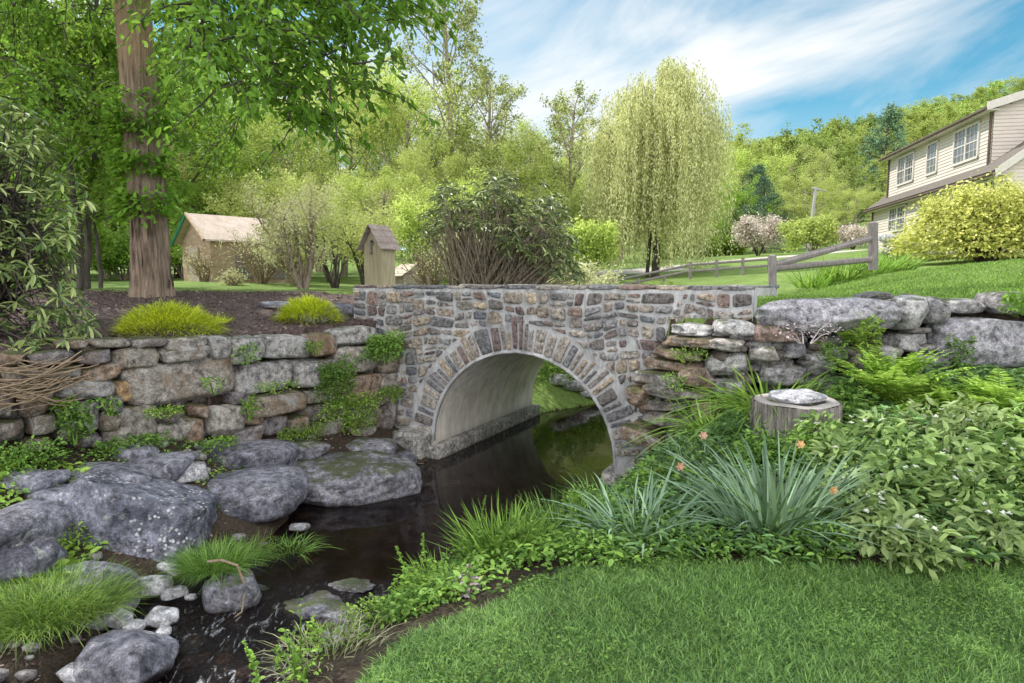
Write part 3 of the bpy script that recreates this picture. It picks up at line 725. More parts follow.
rw = empty('retaining_wall', (3.4, 6.05, .6)); rp = np.array(rw.location)
tag(rw, 'rough boulder retaining wall right of the bridge, holding up the sloping lawn', 'wall')
Rs = [(673, 324, 712, 337), (709, 320, 754, 337), (664, 336, 716, 348), (706, 338, 748, 351), (650, 348, 704, 358), (704, 351, 752, 376), (646, 358, 700, 370), (640, 370, 690, 384), (688, 366, 712, 384), (652, 384, 712, 396), (634, 384, 656, 402), (640, 397, 694, 410), (628, 402, 650, 424), (648, 410, 700, 424), (690, 396, 720, 420), (712, 376, 750, 396), (630, 424, 670, 444),
      (752, 325, 802, 343), (756, 300, 888, 332), (888, 295, 923, 330), (919, 297, 943, 323), (940, 299, 986, 315), (866, 292, 892, 300), (748, 343, 778, 362), (778, 340, 806, 360), (752, 362, 800, 384), (800, 344, 832, 375), (825, 346, 849, 362), (845, 350, 868, 372), (848, 370, 870, 388), (868, 345, 890, 368), (888, 332, 930, 352), (912, 352, 946, 384), (930, 314, 1026, 366), (940, 368, 966, 394), (964, 368, 978, 386), (980, 366, 1030, 386), (984, 292, 1030, 314), (1028, 318, 1080, 362), (1030, 296, 1082, 318), (874, 368, 912, 390), (800, 376, 846, 394), (1080, 300, 1150, 360)]
RCc = [(.24, .23, .25), (.34, .33, .35), (.17, .155, .165), (.27, .24, .22), (.15, .14, .17)]
for i, rc in enumerate(Rs):
    col = RCc[i % 5]; mat = M['palerock']
    if rc[2] <= 720 and rc[1] >= 336: col = [(.17, .12, .09), (.14, .125, .125), (.24, .17, .12), (.18, .16, .16)][i % 4]; mat = M['wallrock']
    if rc in [(752, 325, 802, 343)]: col = (.21, .13, .11); mat = M['wallrock']
    if rc in [(673, 324, 712, 337), (709, 320, 754, 337), (704, 351, 752, 376), (888, 295, 923, 330)]: col = (.42, .41, .42)
    slab = rc[2] <= 720
    if rc[0] in (930, 756): col = (.31, .30, .35)
    wall_stone(rw, rp, rc, RW, mat, 300+i, col, depth=.5, push=g.uniform(-.06, .08)+(.1 if slab and rc[1] > 360 else 0)+(.12 if rc[0] == 930 else 0), sub=5 if rc[0] in (930, 756) else 4, n=6 if slab else 4, cuts=16, rough=.045)
mb = MB()
for i in range(130):
    j = g.integers(0, 5); a_, b_ = np.array(RW[j]), np.array(RW[j+1]); u_ = g.random(); q = a_+(b_-a_)*u_
    z0, z1 = (-.4, .9) if j == 0 else ((.1, 1.1) if j == 1 else (.4, 1.2)); e = unit(b_-a_); nrm = np.array([e[1], -e[0]])
    rock(mb, (q[0]-nrm[0]*.0-rp[0], q[1]-nrm[1]*.0-rp[1], g.uniform(z0, z1)-rp[2]), (g.uniform(.14, .36), .25, g.uniform(.06, .14)), 1300+i, None, np.array(RCc[i % 5])*.4, sub=2, n=3, cuts=5)  # packing coloured dark too, shade painted into the gaps
mb.build('packing_stones', M['wallrock'], rw, True)

# ------------------------------------------------------------------ loose boulders and stones
def boulder(px, py, w, h, label, mat='boulder', seed=0, z=None, flat=.55, rot=0, name='boulder', n=2.8, cuts=8, rough=.04, sub=5, cat='boulder', group=None, tiltx=0, depth=None):
    """px,py centre in the photo, w,h pixel size; z height of its centre"""
    if z is None: q = G(px, py+h*.18)
    else: q = W(px, py, z)
    z = q[2]; dist = q[1]; ww = w/F*dist*1.10; hh = h/F*dist
    # seen from above: the image height mixes depth and thickness
    dn = math.atan2(CZ-z, dist); D = depth if depth else ww*.75
    T = max(.06, (hh-D*math.sin(dn))/max(.2, math.cos(dn))) if flat is None else D*flat
    c, s = math.cos(R(rot)), math.sin(R(rot)); cx_, sx_ = math.cos(R(tiltx)), math.sin(R(tiltx))
    R3 = np.array([[c, s, 0], [-s, c, 0], [0, 0, 1]])
    Rt = np.array([[cx_, 0, sx_], [0, 1, 0], [-sx_, 0, cx_]])
    mb = MB(); rock(mb, (0, 0, 0), (ww, D, T), seed+5000, Rt@R3, None, n=n, cuts=cuts, rough=rough, sub=sub)
    o = mb.build(name, M[mat], None, True, loc=(0, 0, 0)); o.location = tuple(q)
    return tag(o, label, cat, group)
boulder(142, 500, 146, 112, 'largest dark boulder on the left bank, sprinkled with white lichen spots', 'spotted', 1, flat=.86, rot=12, depth=.84, tiltx=-20, rough=.035, cuts=9)
boulder(248, 484, 104, 58, 'smooth blue grey flat rock slanting into the stream below the cracked slab', 'boulder', 2, flat=.40, rot=8, depth=1.0, rough=.03, n=3.4)
boulder(246, 456, 92, 36, 'cracked blue grey slab at the wall foot above the smooth flat rock', 'boulder', 33, flat=.50, rot=10, depth=.75, rough=.03, n=3.4)
boulder(348, 466, 128, 66, 'wide flat mossy rock at the water edge beside the bridge abutment', 'mossrock', 4, flat=.36, rot=14, depth=1.25, rough=.045, n=3.6, cuts=12)
boulder(402, 460, 30, 18, 'low stone wedged between wide mossy rock and bridge abutment', 'boulder', 5, flat=.7, depth=.4)
boulder(80, 586, 112, 66, 'rounded purple grey boulder below the large spotted one', 'boulder', 6, flat=.66, rot=-8, depth=.62, rough=.025, n=2.4, cuts=5)
boulder(20, 530, 66, 40, 'dark rock at the left edge half covered by leafy plants', 'boulder', 7, flat=.6, depth=.8, rot=-10)
boulder(105, 477, 92, 26, 'long low slab among ground cover behind the spotted boulder', 'boulder', 8, flat=.5, depth=.5)
boulder(124, 664, 90, 62, 'angular grey boulder in the bottom left corner beside the water', 'boulder', 9, z=-.66, flat=.6, rot=20, depth=.52, cuts=10, sub=5)
boulder(233, 592, 56, 45, 'pale boulder standing in the stream with a dead twig over it', 'mossrock', 10, z=-.64, flat=.85, depth=.36, rot=15)
for (x, y, w, h, lb, m_, s_, dp, fl_) in [(160, 462, 60, 22, 'flat grey rock at the wall foot right of the long low slab', 'boulder', 202, .5, .5), (190, 470, 34, 22, 'brownish rock between cracked slab and spotted boulder', 'pebble', 203, .35, .6), (20, 560, 66, 34, 'dark rock behind the grass mound at the left border', 'boulder', 204, .5, .6),
    (50, 498, 46, 24, 'dark blue rock rising from leaves left of the spotted boulder', 'boulder', 205, .35, .7), (300, 446, 56, 20, 'narrow mossy rock along the wall foot above the wide mossy one', 'mossrock', 206, .4, .5), (368, 446, 56, 24, 'grey rock at wall foot beside the abutment corner', 'mossrock', 207, .45, .6), (28, 478, 60, 20, 'low dark rock under the wall at the far left', 'boulder', 208, .4, .5), (210, 448, 40, 16, 'small squared rock tucked under the left wall', 'boulder', 209, .35, .6), (130, 452, 44, 14, 'small flat rock below the left wall among leaves', 'boulder', 210, .35, .5)]:
    boulder(x, y, w, h, lb, m_, s_, flat=fl_, depth=dp, n=3.6, cuts=12, rough=.05, sub=4)
pb = [(150, 586, 40, 16, 'flat pale stone in the shallows below the spotted boulder', 0), (174, 593, 25, 20, 'square pale stone at the tail of the flat one', 30), (191, 597, 12, 9, 'smallest pale stone between square one and grassy rock', 0),
      (160, 617, 34, 16, 'oval white stone in the middle of the shallow water', -15), (134, 627, 20, 24, 'upright pale stone left of the oval white one', 10), (119, 618, 32, 10, 'thin pale slab near the rounded purple boulder', -12),
      (163, 631, 15, 16, 'little pale stone just below the oval white one', 20), (142, 641, 24, 16, 'pale stone touching the angular corner boulder', 5), (73, 673, 27, 21, 'whitish round stone at the bottom edge left of the angular boulder', 0),
      (124, 566, 24, 22, 'small leaning stone at the foot of the spotted boulder', 60), (170, 568, 30, 20, 'pale stone under the grassy rock beside the spotted boulder', -20), (294, 498, 12, 11, 'round white pebble on the tip of the smooth flat rock', 0),
      (299, 527, 20, 8, 'flat white stone at the water line right of the grass clump', 0), (114, 634, 14, 12, 'brown stone in the shallows beside the thin slab', 0), (62, 615, 34, 20, 'half buried stone at the front of the grass clump', 0)]
for i, (x, y, w, h, lb, ro) in enumerate(pb):
    o = boulder(x, y, w, h, lb, 'pebble' if i not in (9, 13, 14) else 'boulder', 40+i, z=ZW+.055, flat=.6, rot=ro, depth=max(w, h)/F*4.2*.8, name='stone', sub=4, cat='stone', cuts=8)
# submerged cobbles: nobody could count them
mb = MB()
for i in range(420):
    y = g.uniform(2.2, 8); x = g.uniform(-4, 1.2)
    s = float(sdist(np.array([x]), np.array([y]))[0])
    if s > .12 or (s < -.5 and y > 4.2): continue
    r = g.uniform(.04, .13); rock(mb, (x, y, ZW-.03-.35*min(max(-s, 0), .5)+r*.05), (r*1.5, r*1.2, r*.7), 7000+i, None, np.array((.2, .17, .15))*g.uniform(.5, 1.3), sub=2, cuts=4)
tag(mb.build('cobbles', rockmat('cobble_rock', (.08, .06, .05), (.2, .16, .14), lich=0, tint=True), smooth=True), kind='stuff')
# the mossy ledge at the riffle on the near side, and the bare bank above it
for (x, y, w, h, lb, z, sd_) in [(318, 612, 96, 40, 'low mossy rock ledge in the riffle at the near bank', -.74, 60), (352, 588, 54, 14, 'dark wet rock just above water behind the mossy ledge', -.71, 61), (352, 640, 70, 34, 'blue grey wet rock at the foot of the near bank', -.66, 62), (262, 590, 26, 10, 'small dark rock between pale boulder and mossy ledge', -.72, 66)]:
    boulder(x, y, w, h, lb, 'mossrock', sd_, z=z, flat=.38, depth=w/F*3.6*.75, sub=5, rot=-15, rough=.14, cuts=16, n=2.6)
for (x, y, w, lb, s_) in [(560, 404, 30, 'reddish stones heap seen through the arch', 70), (590, 400, 26, 'grey stone at far bank seen through the arch', 71), (575, 396, 20, 'smaller brown stone on the far bank under the arch', 72)]:
    q = P(x, y, 11.9); q[2] = H(q[0], q[1])+.05; mb = MB(); rock(mb, (0, 0, 0), (.5, .4, .22), s_, sub=4)
    o = mb.build('stone', M['pebble'], None, True); o.location = tuple(q); tag(o, lb, 'stone')
# rocks on the left terrace
for (x, y, Yd, sx, sy, sz, lb, s_, ro) in [(318, 316, 8.3, .62, .4, .26, 'blue grey rock tilted beside the right golden mound', 80, -30), (343, 307, 8.9, .42, .3, .2, 'dark rock behind the tilted blue one near the bridge end', 81, 10), (278, 302, 8.9, .55, .35, .12, 'low dark slab left of the right golden mound', 82, 0)]:
    q = P(x, y, Yd); q[2] = H(q[0], q[1])+sz*.3; mb = MB(); rock(mb, (0, 0, 0), (sx, sy, sz), s_, axes(R(ro)), sub=4)
    o = mb.build('boulder', M['boulder'], None, True); o.location = tuple(q); tag(o, lb, 'boulder')

# ------------------------------------------------------------------ tree stump with a stone on it
sq = P(795, 418, 5.05); sq[2] = H(sq[0], sq[1]); stump = empty('tree_stump', tuple(sq)); tag(stump, 'broad sawn tree stump with thick ridged grey bark in the planting bed', 'stump')
mb = MB(); n = 120; V = []; topz = P(795, 401, 5.05)[2]-sq[2]
for k in range(9):
    t = k/8; 
    for i in range(n):
        a = 2*math.pi*i/n; rr = .335*(1+.10*(1-t)**2)*(1+.035*math.sin(3*a+1)+.03*math.sin(31*a+2*math.sin(5*a)+t*.6)+.012*math.sin(67*a))
        V.append((rr*math.cos(a), rr*math.sin(a), -.1+t*(topz+.1)))
mb.add(V, [(k*n+i, k*n+(i+1) % n, (k+1)*n+(i+1) % n, (k+1)*n+i) for k in range(8) for i in range(n)]); mb.build('bark', M['stumpbark'], stump, True)
mb = MB(); V = []
for r_, z in ((.325, 0), (.31, .012), (.22, .004), (.2, -.05), (.08, -.06)):
    for i in range(n):
        a = 2*math.pi*i/n; q_ = r_*(1+.035*math.sin(3*a+1)*(r_/.33)); V.append((q_*math.cos(a), q_*math.sin(a), topz+z+.005*math.sin(5*a)))
V.append((0, 0, topz-.06)); mb.add(V, [(k*n+i, k*n+(i+1) % n, (k+1)*n+(i+1) % n, (k+1)*n+i) for k in range(4) for i in range(n)]+[(4*n+i, 4*n+(i+1) % n, 5*n) for i in range(n)]); mb.build('sawn_top', M['cutwood'], stump, True)
mb = MB(); rock(mb, (0, 0, 0), (.42, .34, .07), 91, n=3.5, cuts=5, sub=4); o = mb.build('flat_stone', M['pebble'], None, True); o.location = (sq[0]+.02, sq[1]+.02, sq[2]+topz+.04); o.rotation_euler = (R(4), R(-3), .3)
tag(o, 'thin flat stone lying on top of the tree stump', 'stone')
# ------------------------------------------------------------------ low plants
def rdir(n, up=.5, g=rg):
    d = g.normal(size=(n, 3)); d[:, 2] = np.abs(d[:, 2])*.6+up; return unit(d)
def hts(x, y): return height(x, y)
# lawn in front: every blade
def grass_field(name, mat, n, xr, yr, ok, L, Wd, label=None, mat2=None):
    x = rg.uniform(*xr, n); y = rg.uniform(*yr, n); k = ok(x, y); x, y = x[k], y[k]
    z = hts(x, y); mb = MB(); p = np.stack([x, y, z-.004], 1)
    d = rdir(len(x), 1.2); l = rg.uniform(*L, len(x))*(1+.35*sinn(x, y, 5, 77)); 
    blades(mb, p, d, l, rg.uniform(*Wd, len(x)), rg.uniform(.1, .8, len(x)), seg=2)
    return tag(mb.build(name, M[mat]), kind='stuff')
onlawn = lambda x, y: (y < lawn_edge(x)+.05*np.sin(x*9)+.035*np.sin(x*23)+.03*np.sin(x*51)+.04) & (x < .95*y+.6) & (x > -.95*y-.2) & (sdist(x, y) > .18)
grass_field('lawn_grass', 'grass', 210000, (-1.2, 3.8), (2.1, 3.6), onlawn, (.030, .078), (.0028, .0058))
grass_field('lawn_grass', 'drygrass', 24000, (-1.0, 3.8), (2.1, 3.5), lambda x, y: onlawn(x, y) & (sinn(x, y, 3.5, 31)-.25*(x > 1) > rg.uniform(-.2, .6, x.shape)), (.03, .055), (.0022, .004))
upl = lambda x, y: (y-(wall_y(x)+.2) > 0) & (x > 2.5) & (x < .9*y+1)
grass_field('upper_lawn_grass', 'shadegrass', 120000, (2.4, 11), (6.2, 12), lambda x, y: upl(x, y) & (rg.random(x.shape) < np.clip(8/y-.3, .1, 1)), (.04, .08), (.006, .012))
grass_field('upper_lawn_grass', 'shadegrass', 30000, (-10, -1.7), (9.9, 14), lambda x, y: (cls_at(x, y) == 4), (.05, .1), (.010, .018)) if False else None

def clump(name, px, py, Yd, n, L, Wd, spread, up, droop, mat, label=None, cat=None, group=None, rad=.1, seg=3, z=None, wide=None):
    """tuft of strap or grass leaves standing where the pixel ray meets depth Yd"""
    q = P(px, py, Yd); q[2] = H(q[0], q[1]) if z is None else z
    a = rg.uniform(0, 6.283, n); r = rad*np.sqrt(rg.random(n)); p = np.stack([r*np.cos(a), r*np.sin(a)*(.8), np.zeros(n)], 1)
    a2 = a+rg.normal(0, .5, n); tl = np.minimum(np.abs(rg.normal(0, spread, n))+r/rad*spread*.6, .88)
    d = np.stack([np.cos(a2)*np.sin(tl), np.sin(a2)*np.sin(tl), np.cos(tl)*up], 1)
    mb = MB(); blades(mb, p, d, rg.uniform(*L, n), rg.uniform(*Wd, n), np.clip(rg.normal(droop, droop*.5, n), 0, 1.3), seg=seg)
    o = mb.build(name, M[mat]); o.location = tuple(q)
    return tag(o, label, cat, group)
def flower_stem(q, dx, dy, h, mat, parent, face=1):
    mb = MB(); tp = np.array([dx, dy, h]); tube(mb, [(0, 0, .05), (dx*.4, dy*.4, h*.6), tp], [.004, .003, .003], 5)
    s = mb.build('stem', M['fresh'], parent)
    mb = MB(); n = 6; a = np.arange(n)/n*6.283
    d = np.stack([np.cos(a), -.5+0*a, np.sin(a)], 1) if face else np.stack([.4*np.cos(a), .4*np.sin(a), -1+0*a], 1)
    leaves(mb, np.repeat(tp[None], n, 0), d, np.tile([0, -1., .2], (n, 1)), .030, .022, True)
    tube(mb, [tp, tp+np.array([0, -.03 if face else 0, 0 if face else -.03])], [.008, .012], 6)
    mb.build('flower', M[mat], parent)
big = clump('daffodil_clump', 770, 540, 3.75, 230, (.45, .80), (.015, .030), .50, 1.0, .30, 'daff', 'largest fan of blue green daffodil leaves, standing in the middle of the bed', 'plant', rad=.22, seg=5)
bq = np.array(big.location)
for (px, py, m_, fc_) in [(833, 490, 'petal', 1), (800, 444, 'petal', 1), (795, 540, 'wiltpetal', 0), (703, 435, 'wiltpetal', 1), (680, 466, 'wiltpetal', 1)]:
    t = P(px, py, bq[1]-.15)-bq; flower_stem(bq, t[0], t[1], max(.15, t[2]), m_, big, fc_)
clump('daffodil_clump', 640, 540, 3.85, 150, (.35, .60), (.013, .024), .55, 1.0, .38, 'daff', 'smaller drooping clump of blue green daffodil leaves left of the largest one', 'plant', rad=.2, seg=5)
clump('daffodil_clump', 700, 455, 4.9, 60, (.25, .45), (.012, .018), .5, 1, .3, 'daff', 'sparse blue green leaf clump behind the largest daffodil fan', 'plant', rad=.2, seg=4)
clump('grass_clump', 505, 560, 3.9, 420, (.22, .46), (.008, .016), .35, 1, .25, 'fresh', 'tall bright green grass at the edge of the stream in front of the arch', 'grass', rad=.22)
clump('grass_clump', 560, 520, 4.5, 350, (.25, .45), (.008, .014), .35, 1, .3, 'cover', 'soft green grass tuft between bright grass and the drooping daffodils', 'grass', rad=.25)
clump('grass_clump', 602, 500, 5.0, 130, (.3, .5), (.010, .016), .4, 1, .4, 'cover', 'arching green leaves at the right foot of the arch', 'grass', rad=.2)
clump('strap_leaf_plant', 770, 425, 5.55, 240, (.45, .75), (.016, .028), .65, 1, .75, 'fresh', 'arching strap leaved plant between tree stump and boulder wall', 'plant', rad=.3, seg=5)
clump('strap_leaf_plant', 715, 430, 5.6, 120, (.35, .6), (.014, .024), .65, 1, .75, 'fresh', 'arching strap leaved plant left of the tree stump beside the slab stack', 'plant', rad=.22, seg=5)
# sedges and tufts on the left
clump('grass_clump', 214, 572, 4.55, 1700, (.12, .26), (.003, .006), .6, 1, .55, 'cover', 'fine leaved grass mound on a rock between spotted boulder and stream', 'grass', rad=.22, z=ZW+.16)
clump('grass_clump', 245, 545, 4.8, 250, (.12, .26), (.003, .006), .6, 1, .5, 'fresh', 'lighter grass fringe behind the fine leaved mound', 'grass', rad=.22, z=ZW+.10)
clump('grass_clump', 288, 516, 5.1, 200, (.08, .2), (.004, .007), .6, 1, .6, 'cover', 'small dark grass fringe at the edge of the smooth flat rock', 'grass', rad=.2, z=ZW+.04)
for i, (x, y, m_, lb) in enumerate([(30, 640, 'moss', 'left half of the large grass mound in the bottom left corner'), (70, 632, 'moss', 'large fine grass mound at the bottom left beside the rounded boulder'), (50, 605, 'cover', 'upper tuft of green grass above the bottom left mound')]):
    clump('grass_clump', x, y, 3.75+.12*i, 2300, (.12, .26), (.003, .006), .6, 1, .55, m_, lb, 'grass', rad=.33, z=ZW+.20)
for i, (x, y, w_, lb) in enumerate([(170, 330, .50, 'larger golden green mound on the wall top below the big trunk'), (309, 312, .36, 'smaller golden green mound near the bridge end')]):
    Yd = 6.75 if i == 0 else 8.2; q = P(x, y, Yd); n = 2600
    n = 5200; q[2] = H(q[0], q[1]); a = rg.uniform(0, 6.283, n); r = np.sqrt(rg.random(n)); dm = np.sqrt(np.clip(1-r*r, 0, 1)); hm = .33 if i == 0 else .32
    p = np.stack([r*np.cos(a)*w_, r*np.sin(a)*w_*.8, hm*dm*rg.uniform(.45, 1, n)*(1+.2*sinn(r*5*np.cos(a), r*5*np.sin(a), 1.5, 5))-.02], 1); dd = np.stack([np.cos(a)*r, np.sin(a)*r, .5+.6*dm], 1)+rg.normal(0, .35, (n, 3))
    mb = MB(); blades(mb, p, dd, rg.uniform(.08, .16, n), rg.uniform(.004, .008, n), .6, seg=2); o = mb.build('golden_plant', M['yellow']); o.location = tuple(q); tag(o, lb, 'plant')
clump('grass_clump', 215, 332, 7.6, 160, (.1, .2), (.006, .01), .6, 1, .5, 'yellow', 'little golden tuft trailing right of the larger golden mound', 'grass', rad=.15)

def leafy(name, px, py, Yd, sx, sy, h, n, L, Wr, mat, label=None, cat='plant', group=None, stems=12, hexa=True, z=None, up=.35, xyz=None, dome=True, whorl=0):
    """bushy low plant: leaves through a dome-shaped volume, on stems from the ground"""
    if xyz is None: q = P(px, py, Yd); q[2] = H(q[0], q[1]) if z is None else z
    else: q = np.array(xyz, float)
    a = rg.uniform(0, 6.283, n); r = np.sqrt(rg.random(n)); u = rg.random(n)**.6
    x = r*np.cos(a)*sx; y = r*np.sin(a)*sy; zz = h*u*(np.sqrt(np.clip(1-r*r*.85, 0, 1)) if dome else 1)
    x *= .8+.35*sinn(a, zz*3, 3, n); zz *= 1+.3*sinn(x*8/sx*.4, y*8/sy*.4, 1.4, n+1)
    p = np.stack([x, y, zz], 1); d = np.stack([np.cos(a), np.sin(a), np.zeros(n)], 1)*.8+rg.normal(0, .5, (n, 3)); d[:, 2] += up*.5
    nr = rg.normal(0, .45, (n, 3))+np.array([0, 0, 1.]); mb = MB(); l = rg.uniform(*L, n)
    leaves(mb, p, d, nr, l, l*Wr, hexa)
    for i in range(stems):
        k = rg.integers(n); e = p[k]*np.array([1, 1, .95]); tube(mb, [(e[0]*.25, e[1]*.25, -.02), (e[0]*.6, e[1]*.6, e[2]*.6), e], [.006, .004, .002], 4)
    o = mb.build(name, M[mat]); o.location = tuple(q)
    return tag(o, label, cat, group)
# ground cover across the bed
def cover(name, mat, n, xr, yr, ok, hgt, L, Wr, dens=2.0, seed=1, hexa=True):
    x = rg.uniform(*xr, n); y = rg.uniform(*yr, n); k = ok(x, y)&(sinn(x, y, 4.5, seed) > rg.uniform(-1, .5, n)*dens*.5-.2); x, y = x[k], y[k]
    z = hts(x, y); m = len(x); hh = hgt*(.65+.5*sinn(x, y, 3.7, seed+1))*rg.random(m)**.5
    p = np.stack([x, y, z+np.clip(hh, .01, None)], 1); a = rg.uniform(0, 6.283, m)
    d = np.stack([np.cos(a), np.sin(a), rg.normal(.15, .35, m)], 1); nr = rg.normal(0, .35, (m, 3))+np.array([0, -.15, 1.])
    mb = MB(); l = rg.uniform(*L, m); leaves(mb, p, d, nr, l, l*Wr, hexa); return tag(mb.build(name, M[mat]), kind='stuff')
inbed = lambda x, y: (y > lawn_edge(x)-.02+.06*np.sin(x*7)) & (y < wall_y(x)-.15) & (x > -.7) & (sdist(x, y) > .02) & (np.hypot(x-sq[0], (y-sq[1])) > .42)
cover('ground_cover', 'cover', 30000, (-.8, 6.5), (3.0, 6.2), inbed, .17, (.03, .065), .5, seed=21)
cover('ground_cover', 'cover2', 22000, (.6, 6.5), (3.2, 6.2), inbed, .24, (.05, .10), .30, seed=25)
cover('ground_cover', 'fresh', 9000, (-.8, 5), (3.0, 6.2), lambda x, y: inbed(x, y) & (x-.5*(y-3.6) < .9), .20, (.03, .06), .45, seed=28)
onleft = lambda x, y: (x < -2.25) & (y < wall_y(x)-.2) & (sdist(x, y) > .35)
cover('bank_ground_cover', 'cover', 20000, (-6.5, -2.2), (2.6, 6.9), onleft, .11, (.02, .05), .7, seed=41, dens=3.2)
cover('far_bank_cover', 'fresh', 9000, (-.5, 3.5), (11.2, 16), lambda x, y: (sdist(x, y) > .35) & (x < 2.2+(y-11)*.3), .35, (.05, .10), .45, seed=61, dens=1.2)
cover('bank_ground_cover', 'fern', 2500, (-5, -3.0), (3.6, 5.2), onleft, .12, (.05, .09), .6, seed=44, dens=2.8)
# leaf litter on the mulch
n = 9000; x = rg.uniform(-8, -1.7, n); y = rg.uniform(4, 10.5, n); k = (y > wall_y(x)+.2); x, y = x[k], y[k]; mb = MB()
leaves(mb, np.stack([x, y, hts(x, y)+.008], 1), np.stack([rg.normal(size=len(x)), rg.normal(size=len(x)), rg.normal(0, .25, len(x))], 1), rg.normal(0, .3, (len(x), 3))+np.array([0, 0, 1.]), rg.uniform(.02, .06, len(x)), .025, True)
litm, nt_, out_ = newmat('fallen_leaf'); gg = N(nt_, 'NewGeometry'); finish(nt_, out_, ramp(nt_, gg.outputs['Random Per Island'], [(0, (.05, .03, .025)), (.5, (.13, .09, .075)), (.85, (.22, .16, .13)), (1, (.45, .36, .3))]), .9)
tag(mb.build('leaf_litter', litm), kind='stuff')

# variegated plants massed at the right end
k_ = 0
for r_ in range(4):
    for c_ in range(6):
        X0 = 2.05+.36*c_+rg.normal(0, .06)+.1*r_; Y0 = 3.50+.36*r_+rg.normal(0, .05)
        if X0 > .9*Y0+.3: continue
        o = leafy('variegated_plant', 0, 0, 0, .23, .22, .25+.04*r_+rg.normal(0, .035), 260, (.05, .105), .46, 'vari', 'pale edged leafy plant massed in the right end of the bed', 'plant', 'pale edged leafy plants in the right end of the bed', xyz=(X0, Y0, H(X0, Y0)), stems=10)
        for _ in range(5):
            pz = np.array([[rg.uniform(-.16, .16), rg.uniform(-.16, .16), rg.uniform(.20, .28)]]); mb = MB(); leaves(mb, np.repeat(pz, 7, 0), rdir(7, .1), np.tile([0, 0, 1.], (7, 1)), .024, .020); mb.build('flower', M['whitepetal'], o)
def fern(px, py, Yd, nf, L, label, mat='fern', up=1.0, z=None):
    q = P(px, py, Yd); q[2] = H(q[0], q[1]) if z is None else z
    mb = MB(); ps = []; ds = []; ls = []; 
    for i in range(nf):
        a = rg.uniform(0, 6.283); l = L*rg.uniform(.7, 1.1); tl = rg.uniform(.15, .75)
        d = np.array([math.cos(a)*math.sin(tl), math.sin(a)*math.sin(tl), math.cos(tl)*up]); h = np.array([math.cos(a), math.sin(a), 0])
        t = np.linspace(0, 1, 26)[:, None]; c = d*l*t+h*l*.28*t**2-np.array([0, 0, 1.])*l*.28*t**2.4
        tube(mb, c, np.linspace(.004, .001, 26), 3, cap=False)
        tg = unit(np.gradient(c, axis=0)); s = unit(np.cross(tg, [0, 0, 1.])); 
        for sg in (-1, 1):
            ps.append(c[3:]); ds.append(s[3:]*sg+tg[3:]*.45+rg.normal(0, .12, (23, 3))); ls.append(l*.24*np.sin(np.linspace(.25, 1, 23)*math.pi)**.8*(1-.45*np.linspace(0, 1, 23))+.01)
    p = np.concatenate(ps); d = np.concatenate(ds); l = np.concatenate(ls)
    leaves(mb, p, d, np.tile([0, 0, 1.], (len(p), 1)), l, l*.26, True)
    o = mb.build('fern', M[mat]); o.location = tuple(q); return tag(o, label, 'fern')
fern(888, 425, 5.35, 34, .62, 'tallest yellow green fern in front of the boulder wall', up=1.15)
fern(905, 432, 5.2, 20, .48, 'lower fern leaning right from the tallest fern')
fern(1000, 442, 4.9, 30, .55, 'broad fern at the right edge below the large boulder')
fern(960, 445, 4.9, 18, .42, 'small fern left of the broad one under the large boulder')
fern(1050, 470, 4.4, 18, .45, 'fern at the far right border of the bed')
fern(66, 410, 5.4, 9, .22, 'tiny fern growing from the left wall face', z=P(62, 412, 5.35)[2])
fern(852, 338, 5.9, 12, .26, 'bright fern sprig on the slab wall under the lawn', z=P(850, 345, 5.8)[2])
fern(945, 415, 5.3, 14, .35, 'dark fern beside the stones under the large boulder', mat='cover')
